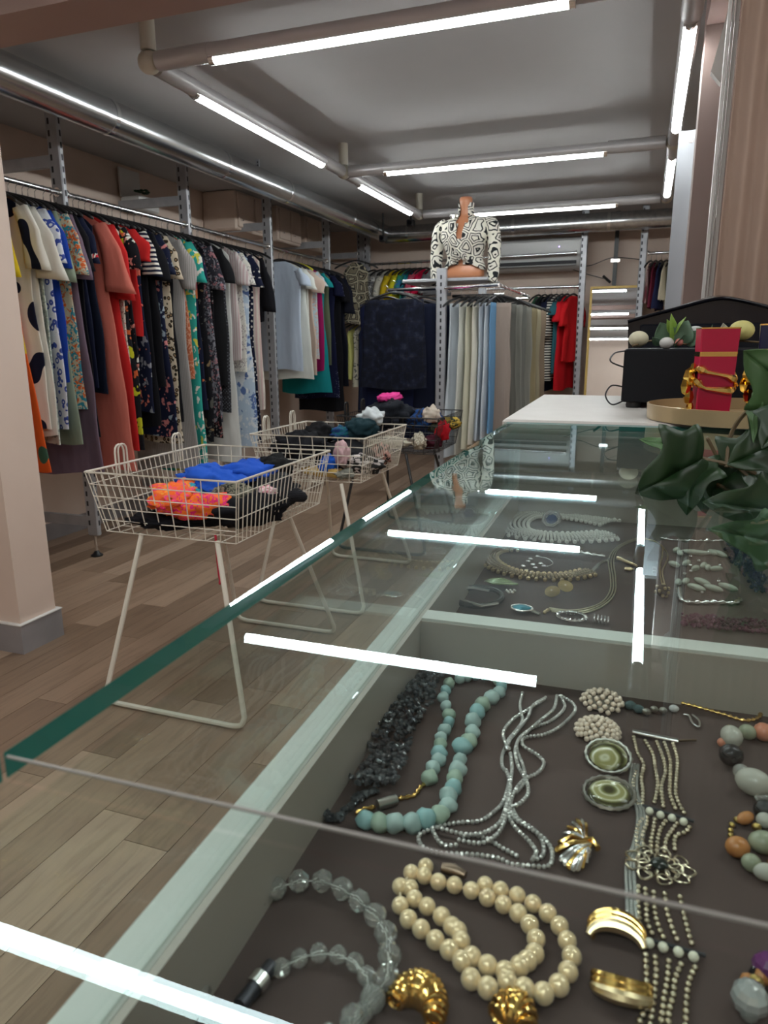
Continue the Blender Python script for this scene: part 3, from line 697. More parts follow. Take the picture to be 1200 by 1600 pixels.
# wall cabinets above the left rack
for k, (a, b_) in enumerate(((5.10, 5.66), (5.78, 6.22), (6.32, 6.86))):
    e = empty('wall_cabinet', (XL, a, 2.0), '%s pinkish cabinet high on the left wall' % ordn[k], 'cabinet', 'cabinets high on the left wall')
    zt = CZ-2.0-.004; L_ = b_-a
    MB().box((.002, 0, .03), (.30, L_, zt), bev=.01).build('carcass', M_wall, e, smooth=False)
    for j in range(2):
        y0 = .02+j*(L_/2-.01)
        d = MB().box((.30, y0, .05), (.315, y0+L_/2-.03, zt-.02), bev=.004).build('door', M_wall, e, smooth=False)
        MB().tube([(.315, y0+.04, .10), (.33, y0+.04, .10)], .006, 8).build('knob', M_silver, d)
e = empty('wall_planter', (-3.33, 4.12, 2.02), 'small white wall frame with green sprigs above the left rack', 'planter')
MB().box((0, 0, 0), (.16, .20, .09), bev=.01).build('pot', M_white, e, smooth=False)
MB().box((0, 0, .09), (.012, .20, .27)).build('back_panel', M_white, e, smooth=False)
lf = MB()
for k in range(9):
    a = k*.7; c = (.10, .10, .10); d = Vector((math.cos(a)*.5, math.sin(a)*.8, .5)).normalized()*.07
    lf.ball(Vector(c)+d*.7, (.012, .022, .008), 8, 5)
o = lf.build('leaves', mat('dark_leaf', (.02, .07, .03), .5), e)

# ------------------------------------------------------------ central stand with mannequin
e = empty('display_stand', (-1.36, 4.95, 0), 'steel display stand with slotted post, shelf and square rail frame', 'stand')
MB().box((-.035, -.02, 0), (.035, .02, 1.66), bev=.005).build('post', M_steel, e, smooth=False)
MB().box((-.035, 1.30, 0), (.035, 1.34, 1.62), bev=.005).build('post', M_steel, e, smooth=False)
sl = MB(); z = .1
while z < 1.62: sl.box((-.006, -.0215, z), (.006, -.019, z+.026)); z += .048
o = sl.build('slots', M_slot, e, smooth=False); o['kind'] = 'stuff'
MB().box((-.30, .03, 1.575), (.31, .48, 1.597), bev=.004).build('shelf', M_steel, e, smooth=False)
MB().box((-.28, .0, 0), (.28, .05, .06), bev=.004).build('foot_beam', M_steel, e, smooth=False)
MB().box((-.28, 1.28, 0), (.28, 1.34, .06), bev=.004).build('foot_beam', M_steel, e, smooth=False)
zf = 1.525; x0, x1, y0, y1 = -.38, .40, -.04, 1.34
for p, q in (((.03, y0, zf), (x1, y0, zf+.012)), ((x1, y0, zf+.012), (x1, y1, zf+.012)), ((x0, y0, zf), (-.03, y0, zf)), ((x0, y0, zf), (x0, y1, zf)), ((x0, y1, zf), (x1, y1, zf)),
             ((.03, y0+.22, zf-.04), (x1, y0+.22, zf-.04)), ((x0+.05, y0+.25, zf-.04), (-.03, y0+.1, zf-.04))):
    MB().tube([p, q], .011, 8).build('frame_rail', M_chrome, e)
SX = -1.36; SY = 4.95
# mannequin
skin = noisy('copper_mannequin', (.50, .20, .10), (.58, .25, .13), 3, .28)
e = empty('mannequin_torso', (-1.24, 5.12, 1.598), 'headless copper coloured mannequin torso standing on the shelf', 'mannequin', None, (0, 0, R(-6)))
def rings(rows, n=28, m=None):
    vs = []
    for z, rx, ry, oy in rows:
        for k in range(n):
            a = 2*math.pi*k/n; vs.append((rx*math.cos(a), oy+ry*math.sin(a), z))
    fs = [(i*n+k, i*n+(k+1) % n, (i+1)*n+(k+1) % n, (i+1)*n+k) for i in range(len(rows)-1) for k in range(n)]
    fs.append(tuple(range(n-1, -1, -1))); fs.append(tuple((len(rows)-1)*n+k for k in range(n)))
    return MB().add(vs, fs)
torso = [(0, .125, .085, 0), (.02, .140, .092, 0), (.055, .138, .092, 0), (.09, .125, .082, 0), (.125, .112, .074, 0), (.16, .112, .076, -.003), (.20, .125, .088, -.012), (.25, .142, .105, -.02), (.29, .150, .105, -.016), (.33, .158, .092, 0), (.36, .162, .078, .008), (.385, .150, .066, .01), (.40, .115, .055, .012), (.412, .075, .046, .012), (.43, .050, .042, .008), (.46, .043, .040, .002), (.50, .043, .041, -.004), (.525, .046, .043, -.006), (.53, .042, .040, -.006)]
rings(torso).build('torso', skin, e, smooth=True)
MB().lathe([(.040, 0), (.040, .006), (.03, .008)], 20, (0, -.006, .529)).build('neck_cap', mat('copper_dark', (.38, .13, .07), .3), e)
# blouse
lm = k_('loops', (.72, .69, .60), (.02, .022, .025), (.70, .67, .60), scale=12.5)
bl = empty('knotted_blouse', (-1.24, 5.12, 1.598), 'cream and black looped-print blouse knotted at the front, on the mannequin', 'blouse', None, (0, 0, R(-6)))
rows = [(z, rx*1.06+.010, ry*1.06+.012, oy) for z, rx, ry, oy in torso[3:14]]
rows = [(.075, .150, .105, 0)]+rows
n = 48; vs = []; fs = []
for i, (z, rx, ry, oy) in enumerate(rows):
    for k in range(n):
        a = 2*math.pi*k/n
        f = 1+.035*math.sin(a*9+z*25)*max(0, 1-(z-.08)/.2)
        zz = z + (.05*max(0, -math.sin(a))**4 if i == 0 else 0) - (.0 if i else .02*abs(math.cos(a)))
        vs.append((rx*math.cos(a)*f, oy+ry*math.sin(a)*f, zz))
for i in range(len(rows)-1):
    for k in range(n):
        a = 2*math.pi*(k+.5)/n; z = (rows[i][0]+rows[i+1][0])/2
        dx = abs(rows[i][1]*math.cos(a)); front = math.sin(a) < -.3
        if front and z > .225 and dx < (z-.225)*.24+.004: continue
        if front and z < .11 and dx < (.12-z)*.9: continue
        fs.append((i*n+k, i*n+(k+1) % n, (i+1)*n+(k+1) % n, (i+1)*n+k))
o = MB().add(vs, fs).build('bodice', lm, bl, smooth=True); md = o.modifiers.new('t', 'SOLIDIFY'); md.thickness = .004
for s in (-1, 1):
    pts = spline([(s*.145, .008, .372), (s*.185, .006, .345), (s*.205, 0, .27), (s*.212, -.004, .18), (s*.214, -.012, .09), (s*.208, -.02, .0), (s*.204, -.024, -.03)], 5)
    rr = [.040+.012*math.sin(min(1, i/8)*math.pi/2)-.016*(i/len(pts))+.002*math.sin(i*1.7) for i in range(len(pts))]
    MB().tube(pts, rr, 18).build('sleeve', lm, bl, smooth=True)
    # standing collar flap
    fl = MB(); cv = []; a0 = -math.pi/2+.55 if s > 0 else -math.pi/2-.55
    for i in range(8):
        a = a0 + s*i*.30
        for rz_, zz in ((.060, .41), (.052, .455), (.056, .498 if i > 0 else .47)):
            cv.append((rz_*math.cos(a), .004+rz_*.92*math.sin(a), zz))
    fl.add(cv, [(i*3+j, (i+1)*3+j, (i+1)*3+j+1, i*3+j+1) for i in range(7) for j in range(2)])
    o = fl.build('collar', lm, bl, smooth=True); md = o.modifiers.new('t', 'SOLIDIFY'); md.thickness = .004
    lp = MB(); q = [(s*.006, -.118, .415-.20), (s*.03, -.12, .26), (s*.045, -.10, .32), (s*.055, -.075, .37), (s*.058, -.045, .42)]
    lp.tube(spline(q, 4), .011, 8); lp.build('lapel', lm, bl, smooth=True)
kn = MB().ball((0, -.128, .205), (.020, .016, .022), 12, 8)
for a in (-.9, -.45, 0, .45, .9):
    kn.tube(spline([(0, -.13, .195), (.02*math.sin(a)*2, -.133, .165), (.07*math.sin(a), -.118, .115)], 4), [.008]*4+[.011]*4+[.006], 8)
kn.build('knot', lm, bl, smooth=True)

# trousers on the right-hand rails of the stand
PG = 'trousers on the display stand'
def pant(X, Y, z, rz, w, zb, m, lab, thick=.016):
    garment('trousers', 'trousers', (X, Y, z), R(rz), m, lab, (z-.10)-zb, w0=w, w1=w*1.25, flat=True, thick=thick, crease=True, group=PG, hgroup='clip hangers on the display stand')
cols = [((.52, .57, .62), 'pale blue jeans', 714), ((.60, .61, .56), 'pale grey white trousers', 728), ((.58, .56, .44), 'light cream trousers', 739), ((.64, .62, .54), 'ivory trousers', 748), ((.50, .56, .64), 'light blue trousers', 757), ((.55, .60, .66), 'ice blue trousers', 765), ((.13, .27, .45), 'mid blue striped trousers', 773)]
for k, (c, l, px) in enumerate(cols):
    p = PY(px, 470, SY-.03); zb = PY(px, (712, 706, 700, 694, 688, 682, 676)[k], SY-.03).z
    pant(p.x, SY-.04+.12, 1.535, 68+k*2, .13, max(zb, .33), k_('plain', c), l + ', %s from the slotted post' % ('first', 'second', 'third', 'fourth', 'fifth', 'sixth', 'seventh')[k])
cols = [((.30, .245, .215), 'taupe trousers with wide legs', 5.00, 20, .075), ((.15, .15, .135), 'dark grey-green trousers beside the taupe pair', 5.14, 8, .090), ((.27, .27, .245), 'mid grey wide-legged trousers on the stand', 5.30, 12, .105), ((.19, .195, .18), 'straight grey trousers hanging at mid rail', 5.45, 6, .112), ((.31, .31, .28), 'light grey wide trousers in the middle', 5.60, 10, .128), ((.32, .27, .165), 'khaki trousers near the rear of the stand', 5.80, 4, .138), ((.36, .32, .22), 'sand coloured trousers near the rear of the stand', 5.95, 8, .148), ((.26, .20, .145), 'brown beige trousers, last on the stand', 6.12, 6, .165)]
for c, l, Y, rz, wd in cols:
    garment('trousers', 'trousers', (SX+.40, Y, 1.535), R(rz), k_('plain', c), l, 1.08, w0=wd, w1=wd*1.15, flat=True, thick=.02, crease=True, group=PG, hgroup='clip hangers on the display stand')
# denim and dark skirts on the left-hand rail
garment('skirt', 'skirt', (-1.64, 4.74, 1.56), R(4), k_('denim', (.008, .010, .020), (.024, .022, .022)), 'dark patchwork denim skirt with stitched panels facing the room', .60, .21, .24, flat=True, thick=.02, group='dark skirts on the stand', hgroup='hangers for the dark skirts')
garment('jeans', 'jeans', (-1.74, 4.86, 1.54), R(-4), k_('plain', (.009, .013, .045)), 'navy jeans behind the patchwork skirt', .84, .2, .2, flat=True, thick=.02, group='dark skirts on the stand', hgroup='hangers for the dark skirts')
garment('jeans', 'jeans', (-1.50, 4.96, 1.54), R(14), k_('plain', (.008, .011, .028)), 'very dark jeans next to the slotted post', .95, .19, .2, flat=True, thick=.02, group='dark skirts on the stand', hgroup='hangers for the dark skirts')
garment('skirt', 'skirt', (-1.70, 5.15, 1.54), R(0), k_('plain', (.02, .03, .05)), 'faded black skirt deep in the stand', .80, .2, .2, flat=True, thick=.02, group='dark skirts on the stand', hgroup='hangers for the dark skirts')
garment('jeans', 'jeans', (-1.66, 5.40, 1.54), R(0), k_('plain', (.008, .012, .05)), 'deep blue jeans at the rear of the stand', 1.0, .2, .2, flat=True, thick=.02, group='dark skirts on the stand', hgroup='hangers for the dark skirts')

# ------------------------------------------------------------ wire baskets on stands
def wire_basket(y0, y1, m, label, xa=-1.70, xb=-1.13, zt=.75, zb=.545, legs=None, nx=9, ny=24):
    e = empty('wire_basket', (xa, y0, 0), label, 'basket', 'wire bargain baskets on stands')
    ins = .035; X0, X1, Y1 = 0, xb-xa, y1-y0
    T = [(X0, 0), (X1, 0), (X1, Y1), (X0, Y1)]; B = [(X0+ins, ins), (X1-ins, ins), (X1-ins, Y1-ins), (X0+ins, Y1-ins)]
    def ring(t): return [Vector((B[k][0]+(T[k][0]-B[k][0])*t, B[k][1]+(T[k][1]-B[k][1])*t, zb+(zt-zb)*t)) for k in range(4)]
    tp = ring(1)
    MB().tube([tp[0], tp[1], tp[2], tp[3]], .0042, 6, True).build('rim', m, e)
    # wires: each side shares its own wire meshes
    def wire(p, q, r=.0018):
        MB().tube([p, q], r, 5, cap=False).build('wire', m, e)
    bt = ring(0)
    for t in (.0, .2, .4, .6, .8):
        rg = ring(t)
        for s in range(4): 
            if s in (0, 2) or t in (.0, .4, .8) : wire(rg[s], rg[(s+1) % 4])
    for s in range(4):
        n = nx if s in (0, 2) else ny
        for k in range(n+1 if s in (0, 2) else n):
            u = k/n if s in (0, 2) else (k+.5)/n
            wire(bt[s].lerp(bt[(s+1) % 4], u), tp[s].lerp(tp[(s+1) % 4], u))
    for k in range(1, nx): wire(bt[0].lerp(bt[1], k/nx), bt[3].lerp(bt[2], k/nx))
    for k in range(1, 8): wire(bt[0].lerp(bt[3], k/8), bt[1].lerp(bt[2], k/8))
    # double loop hooks on the left rim
    for u in (.25, .72):
        for dy in (0, .016):
            yy = Y1*u+dy
            hp = [(.0, yy-.022, zt-.04), (.0, yy-.022, zt+.045)]+[(0, yy-.022*math.cos(a), zt+.045+.024*math.sin(a)) for a in [k*math.pi/6 for k in range(1, 6)]]+[(.0, yy+.022, zt+.045), (.0, yy+.022, zt-.04)]
            MB().tube(hp, .0035, 6).build('hook', m, e)
    for lg in legs or ():
        o0 = Vector((xa, y0, 0)); pts = [Vector(p)-o0 for p in lg]
        # rounded lower corners
        a, b_, c, d = pts; f = .12
        path = [a, a.lerp(b_, .92)]+spline([a.lerp(b_, .95), b_.lerp(a, .015).lerp(c, .03), b_.lerp(c, .10)], 4)[1:]+[b_.lerp(c, .9)]+spline([b_.lerp(c, .91), c.lerp(d, .015).lerp(b_, .03), c.lerp(d, .06)], 4)[1:]+[d]
        MB().tube(path, .0085, 8).build('leg_loop', m, e)
    return e
def leglist(dy, lean=1):
    return [[(-1.53, 1.86+dy, .545), (-1.60, 1.69+dy, .01), (-1.065, 1.69+dy, .01), (-1.24, 1.86+dy, .545)],
            [(-1.50, 2.27+dy, .545), (-1.56, 2.46+dy, .01), (-1.10, 2.46+dy, .01), (-1.20, 2.27+dy, .545)]]
wire_basket(1.815, 2.50, M_cream, 'cream wire basket nearest the viewer, holding orange, blue and black clothes', legs=leglist(0))
wire_basket(2.87, 3.46, M_cream, 'second cream wire basket, holding bras and dark underwear', legs=leglist(1.0), ny=22)
wire_basket(3.78, 4.35, M_bwire, 'black wire basket farthest back, heaped with dark clothes', xa=-1.66, xb=-1.05, legs=leglist(1.93), ny=20)
def heap(items, grp):
    for (x_, y_, z_), sz, m, name, cat, lab, sd, fr in items:
        crumple(name, cat, (x_, y_, z_), sz, m, lab, sd, grp, fr)
heap([
 ((-1.47, 1.98, .65), (.17, .08, .05), k_('print', (.90, .15, .03), (.85, .06, .22), (.90, .32, .05), scale=18), 'crumpled_top', 'top', 'crumpled orange and pink patterned top at the front of the first basket', 1, 10),
 ((-1.34, 1.945, .63), (.13, .05, .045), k_('print', (.90, .18, .03), (.80, .03, .20), scale=20), 'bikini', 'bikini', 'orange and hot pink bikini piece against the front wires', 2, 9),
 ((-1.43, 2.14, .675), (.15, .11, .055), k_('plain', (.02, .10, .55)), 'blue_shirt', 'shirt', 'royal blue crumpled shirt at the middle of the first basket', 3, 7),
 ((-1.36, 2.26, .69), (.13, .10, .045), k_('plain', (.018, .09, .52)), 'blue_shirt', 'shirt', 'royal blue bundle draped highest in the first basket', 4, 7),
 ((-1.44, 2.02, .66), (.05, .04, .03), k_('print', (.04, .40, .50), (.1, .2, .3), scale=20), 'scarf', 'scarf', 'small turquoise scarf between orange and blue', 5, 8),
 ((-1.30, 2.06, .64), (.08, .08, .05), k_('print', (.20, .19, .14), (.02, .02, .02), scale=24), 'top', 'top', 'khaki and black printed top beside the blue shirt', 6, 9),
 ((-1.42, 1.98, .585), (.20, .10, .035), k_('plain', BK), 'trousers', 'trousers', 'black trousers lying at the bottom front of the first basket', 7, 8),
 ((-1.235, 2.05, .605), (.07, .14, .06), k_('plain', BK), 'leggings', 'leggings', 'black leggings pressed against the right wires', 8, 8),
 ((-1.265, 2.24, .63), (.065, .14, .065), k_('hstripe', BK, (.04, .04, .045), scale=60), 'jumper', 'jumper', 'black ribbed jumper in the right rear of the first basket', 9, 8),
 ((-1.30, 2.36, .70), (.07, .07, .045), k_('plain', (.012, .012, .013)), 'belt', 'strap', 'black bunched straps on top of the first basket', 10, 12),
 ((-1.205, 2.13, .655), (.022, .03, .02), k_('vstripe', (.75, .62, .62), (.7, .30, .35), scale=40), 'lining', 'cloth', 'pale pink lining poking out of the black clothes', 11, 9),
 ((-1.55, 2.30, .60), (.12, .14, .05), k_('plain', (.02, .02, .03)), 'trousers', 'trousers', 'dark trousers filling the left rear of the first basket', 12, 8),
], 'clothes in the first basket')
tie = MB().tube(spline([(-1.255, 1.875, .56), (-1.25, 1.87, .48), (-1.245, 1.868, .42), (-1.235, 1.865, .40)], 4), [.004]*9+[.004, .008, .010, .006], 6).build('red_tie', mat('red_ribbon', (.45, .01, .04), .6)); tag(tie, 'red ribbon dangling under the first basket', 'ribbon')
heap([
 ((-1.28, 2.96, .665), (.055, .035, .06), k_('plain', (.60, .40, .42)), 'bra', 'bra', 'pink padded bra standing at the front of the second basket', 21, 2),
 ((-1.52, 3.02, .68), (.13, .11, .07), k_('plain', BK), 'bra', 'bra', 'black bra heap at the left front of the second basket', 22, 7),
 ((-1.50, 3.20, .72), (.09, .07, .055), k_('plain', (.012, .012, .014)), 'bra', 'bra', 'black rounded bra cup on top of the second basket', 23, 4),
 ((-1.40, 3.24, .72), (.08, .06, .035), k_('print', (.02, .05, .16), (.01, .10, .12), scale=16), 'swimsuit', 'swimsuit', 'dark blue patterned swimsuit on the second basket', 24, 6),
 ((-1.31, 3.28, .745), (.085, .07, .055), k_('plain', (.012, .035, .045)), 'bra', 'bra', 'dark teal bra cup piled on the second basket', 25, 4),
 ((-1.29, 3.38, .79), (.075, .06, .05), k_('plain', (.60, .64, .66)), 'bra', 'bra', 'white bra cup on top behind the teal one', 26, 3),
 ((-1.34, 2.95, .61), (.05, .03, .05), k_('plain', (.02, .12, .60)), 'cloth', 'cloth', 'bright blue cloth behind the front wires of the second basket', 27, 7),
 ((-1.36, 2.96, .575), (.13, .05, .022), k_('plain', (.62, .42, .14)), 'scarf', 'scarf', 'mustard cloth at the bottom front of the second basket', 28, 9),
 ((-1.22, 3.06, .60), (.05, .11, .05), k_('print', (.03, .03, .03), (.55, .50, .48), scale=14), 'top', 'top', 'black and white top pressed against the right side wires', 29, 8),
 ((-1.20, 3.26, .62), (.05, .11, .05), k_('print', (.40, .22, .18), (.02, .02, .02), scale=12), 'top', 'top', 'rose brown and black top against the right rear wires', 30, 8),
 ((-1.38, 3.20, .62), (.16, .16, .07), k_('plain', (.015, .015, .018)), 'underwear', 'underwear', 'dark underwear pile filling the second basket', 31, 8),
 ((-1.25, 2.93, .575), (.05, .03, .022), k_('blobs', (.20, .20, .17), (.5, .4, .05), scale=14), 'tin', 'cloth', 'grey cloth with a yellow spot at the bottom right corner of the second basket', 32, 6),
], 'underwear in the second basket')
heap([
 ((-1.42, 4.02, .74), (.16, .14, .09), k_('plain', (.012, .014, .02)), 'jumper', 'jumper', 'black jumper heaped in the black basket', 41, 7),
 ((-1.44, 4.08, .84), (.10, .06, .03), k_('plain', (.75, .06, .30)), 'top', 'top', 'hot pink top on the crest of the black basket', 42, 8),
 ((-1.22, 4.05, .72), (.12, .12, .06), k_('print', (.01, .05, .18), (.02, .02, .03), scale=14), 'top', 'top', 'dark blue patterned top in the black basket', 43, 8),
 ((-1.14, 3.96, .75), (.04, .05, .05), k_('plain', (.60, .52, .44)), 'scarf', 'scarf', 'cream scarf rising over the right side of the black basket', 44, 6),
 ((-1.13, 4.02, .69), (.05, .06, .05), k_('print', (.10, .12, .07), (.03, .03, .03), scale=18), 'top', 'top', 'olive camouflage top in the black basket', 45, 8),
 ((-1.07, 3.95, .66), (.03, .05, .06), k_('plain', (.45, .01, .02)), 'cloth', 'cloth', 'red cloth hanging at the right corner of the black basket', 46, 7),
 ((-1.06, 4.12, .69), (.04, .06, .04), k_('print', (.50, .34, .06), (.03, .04, .03), scale=16), 'scarf', 'scarf', 'mustard and green scarf at the right rear of the black basket', 47, 7),
 ((-1.36, 3.83, .60), (.13, .04, .035), k_('plain', (.58, .54, .44)), 'towel', 'cloth', 'cream cloth showing under the front of the black basket', 48, 8),
 ((-1.18, 3.85, .61), (.07, .04, .05), k_('vstripe', (.62, .57, .46), (.3, .26, .2), scale=30), 'towel', 'cloth', 'cream striped cloth at the front right of the black basket', 49, 8),
 ((-1.12, 3.92, .60), (.06, .05, .045), k_('plain', (.06, .01, .02)), 'top', 'top', 'very dark red top under the right corner of the black basket', 50, 8),
 ((-1.52, 3.95, .66), (.09, .12, .07), k_('plain', (.02, .022, .03)), 'trousers', 'trousers', 'charcoal trousers at the left of the black basket', 51, 7),
], 'clothes in the black basket')

# ------------------------------------------------------------ display case
ZG = HC-.11; ZR = HC-.204; ZF = HC-.245; CR = R(1.4)
case = empty('display_case', (0, 0, 0), 'glass-topped jewellery display case with a white tray', 'display case', None, (0, 0, CR))
XO = -.153          # outer edge of the rim in the case's own frame
XE = .62; YE = 1.035; YN = -.45
# glass sheets
def sheet(y0, y1):
    mb = MB(); a = (XO-.004, y0, ZG-.008); b_ = (XE, y1, ZG)
    pts = [(a[0], a[1], a[2]), (b_[0], a[1], a[2]), (b_[0], b_[1], a[2]), (a[0], b_[1], a[2]), (a[0], a[1], b_[2]), (b_[0], a[1], b_[2]), (b_[0], b_[1], b_[2]), (a[0], b_[1], b_[2])]
    mb.add(pts, [(3, 2, 1, 0), (4, 5, 6, 7)]); mb.cur = 1; mb.add(pts, [(1, 2, 6, 5), (3, 0, 4, 7)]+([(2, 3, 7, 6)] if y1 > .5 else []))
    return mb
sheet(YN, .132).build('glass_top', [M_glass, M_edge], case, smooth=False)
sheet(.1335, YE).build('glass_top', [M_glass, M_edge], case, smooth=False)
MB().box((XO-.002, .1324, ZG-.0007), (XE, .1332, ZG-.0001)).build('glass_joint', mat('frosted_joint', (.26, .24, .22), .5), case, smooth=False)
MB().box((XO+.0095, YN, ZR), (XO+.0135, YE, ZG-.0082)).build('front_pane', M_pane, case, smooth=False)
rimm = M_caser
MB().box((XO-.004, YN, ZR-.016), (XO+.014, YE, ZR), bev=.0015).build('front_rim', rimm, case, smooth=False)
MB().box((XO+.0145, YN, ZF-.002), (XO+.018, YE, ZR-.0012)).build('tray_side', M_tray_in, case, smooth=False)
MB().box((XO+.018, .492, ZF), (XE, .510, ZR)).build('divider', [M_caser], case, smooth=False)
MB().box((XO+.018, .4905, ZF), (XE, .4918, ZR-.002)).build('divider_face', M_tray_in, case, smooth=False)
MB().box((XO+.018, 1.022, ZF), (XE, 1.031, ZG-.009)).build('back_panel', M_tray_in, case, smooth=False)
MB().box((XO+.014, YN, ZF-.01), (XE, YE, ZF)).build('felt_base', M_felt, case, smooth=False)
MB().box((XO-.004, YN, .08), (XE, YE, ZF-.011)).build('cabinet', M_caser, case, smooth=False)
MB().box((XO+.03, YN+.03, 0), (XE-.03, YE-.02, .08)).build('plinth', M_skirt, case, smooth=False)
MB().box((XE, YN, .08), (XE+.015, YE, ZG)).build('end_panel', M_caser, case, smooth=False)
# white counter behind
ZC = ZG+.003
cn = empty('service_counter', (0, 0, 0), 'white counter behind the glass case carrying the black box', 'counter', None, (0, 0, CR))
MB().box((XO-.012, 1.038, ZC-.030), (XE+.3, 1.585, ZC), bev=.003).build('worktop', noisy('counter_top', (.46, .43, .40), (.50, .47, .44), 20, .4), cn, smooth=False)
MB().box((XO+.0, 1.042, .08), (XE+.28, 1.57, ZC-.0305)).build('cabinet', M_caser, cn, smooth=False)
MB().box((XO+.03, 1.07, 0), (XE+.2, 1.54, .08)).build('plinth', M_skirt, cn, smooth=False)

# ------------------------------------------------------------ things on the counter
e = empty('black_box', (-.034, 1.28, ZC), 'matt black electronic box on four feet on the white counter', 'box', None, (0, 0, R(-1)))
MB().box((0, 0, .010), (.215, .27, .098), bev=.0025).build('casing', mat('box_black', (.004, .0045, .007), .5, 0, Specular_IOR_Level=.2), e, smooth=False)
for x_ in (.02, .185):
    for y_ in (.02, .23): MB().lathe([(.012, 0), (.013, .004), (.012, .0105)], 14, (x_, y_, 0)).build('foot', M_black, e)
for k, pts in enumerate(([(-.036, 1.34, ZC+.094), (-.052, 1.33, ZC+.090), (-.056, 1.32, ZC+.076), (-.026, 1.33, ZC+.064)], [(-.034, 1.31, ZC+.034), (-.052, 1.30, ZC+.036), (-.060, 1.29, ZC+.020), (-.048, 1.285, ZC+.005), (-.028, 1.30, ZC+.012)])):
    tag(MB().tube(spline(pts, 6), .0014, 6).build('cable', M_black), ('upper', 'lower')[k]+' thin black cable looping out left of the black box', 'cable')
# domed glossy casing behind
e = empty('domed_casing', (.135, 1.63, ZC), 'glossy black domed casing on a black column behind the black box', 'casing')
mb = MB(); n = 40; q = 10; vs = []
for j in range(q+1):
    y_ = -.02+.20*j/q; f = math.sin(math.pi*(.12+.80*j/q))**.5
    for i in range(n+1):
        t = -1+2*i/n; x_ = .175*t
        zz = .150+.046*(1-abs(t)**1.5)*(.55+.45*f)+.008*math.exp(-(t*3)**2)
        vs.append((x_, y_, zz))
for j in range(q+1):
    y_ = -.02+.20*j/q
    for i in range(n+1): vs.append((.175*(-1+2*i/n)*.93, y_, .0))
A = (q+1)*(n+1)
fs = [(j*(n+1)+i, j*(n+1)+i+1, (j+1)*(n+1)+i+1, (j+1)*(n+1)+i) for j in range(q) for i in range(n)]
fs += [(A+f_[3], A+f_[2], A+f_[1], A+f_[0]) for f_ in fs]
for i in range(n): fs += [(i+1, i, A+i, A+i+1), (q*(n+1)+i, q*(n+1)+i+1, A+q*(n+1)+i+1, A+q*(n+1)+i)]
for j in range(q): fs += [(j*(n+1), (j+1)*(n+1), A+(j+1)*(n+1), A+j*(n+1)), ((j+1)*(n+1)+n, j*(n+1)+n, A+j*(n+1)+n, A+(j+1)*(n+1)+n)]
mb.add(vs, fs); mb.build('shell', M_gloss, e, smooth='auto')
lip = [( .175*t, -.024, .151+.046*(1-abs(t)**1.5)*.75+.008*math.exp(-(t*3)**2)) for t in [-1+2*i/24 for i in range(25)]]
MB().tube(lip, .0035, 8).build('front_lip', M_gloss, e)
MB().box((-.12, .02, -ZC), (.12, .15, .02), bev=.01).build('column', mat('column_black', (.006, .006, .008), .6), e, smooth=False)
MB().box((-.15, -.03, .085), (.15, -.021, .145), bev=.003).build('front_panel', mat('dull_black', (.004, .005, .009), .4, 0, Specular_IOR_Level=.2), e, smooth=False)

# round gold tray
tc = Vector((.137, 1.122, ZC+.0005))
e = empty('round_tray', tc, 'round brushed gold tray under the perfume bottles', 'tray')
MB().lathe([(.122, 0), (.129, .0005), (.130, .0215), (.1275, .022), (.1265, .004), (0.001, .004)], 80).build('dish', noisy('brushed_gold', (.50, .38, .22), (.56, .43, .26), 3, .32, .75), e, smooth='auto')
ZT = ZC+.0047
def bottle(loc, rz, mb_, label, glassm, sx=.021, sy=.016, h=.106, dark=False):
    e = empty('perfume_bottle', loc, label, 'bottle', None, (0, 0, rz))
    def seg(z0, z1, k0=1, k1=1, name='body', m=mb_, bev=.0012):
        mb = MB(); a0, b0, a1, b1 = sx*k0, sy*k0, sx*k1, sy*k1; c = bev
        def rr(a, b_, z): return [(-a+c, -b_, z), (a-c, -b_, z), (a, -b_+c, z), (a, b_-c, z), (a-c, b_, z), (-a+c, b_, z), (-a, b_-c, z), (-a, -b_+c, z)]
        mb.add(rr(a0, b0, z0)+rr(a1, b1, z1), [tuple(range(7, -1, -1)), tuple(range(8, 16))]+[(k, (k+1) % 8, 8+(k+1) % 8, 8+k) for k in range(8)])
        return mb.build(name, m, e, smooth=False)
    seg(0, h*.69, .90, 1.0); seg(h*.69, h*.74, 1.01, 1.01, 'gold_band', M_gold); seg(h*.74, h*.985, 1.0, 1.04, 'cap'); seg(h*.985, h*1.0, 1.05, 1.05, 'gold_rim', M_gold)
    # sculpted ribbons wrapping the body
    for zc, ph in ((h*.50, 0), (h*.37, 1.2)):
        pts = []; rs = []
        for k in range(33):
            t = k/32*2*math.pi; rx = sx*1.12; ry = sy*1.2
            ca, sa = math.cos(t), math.sin(t)
            pts.append((rx*math.copysign(abs(ca)**.45, ca), ry*math.copysign(abs(sa)**.45, sa), zc+.005*math.sin(t*2+ph)-.003*math.cos(t)))
            rs.append(.0040+.0016*math.sin(t*5+ph))
        MB().tube(pts[:-1], rs[:-1], 6, True).build('gold_ribbon', M_gold, e, smooth=False)
    # faceted chunk on the left side
    g = MB(); r_ = random.Random(5)
    for c, s_ in (((-sx-.008, -.004, h*.46), .011), ((-sx-.012, -.004, h*.36), .010), ((-sx-.007, -.003, h*.24), .009), ((-sx-.004, -.002, h*.13), .006), ((-sx-.004, -.002, h*.56), .006)):
        g.ball(c, (s_*.9, s_*.8, s_*1.25), 6, 4, Matrix.Rotation(r_.random()*2, 3, 'Z'))
    g.build('faceted_stone', mat('amber_gold', (.95, .66, .16), .08, 1), e, smooth=False)
    return e
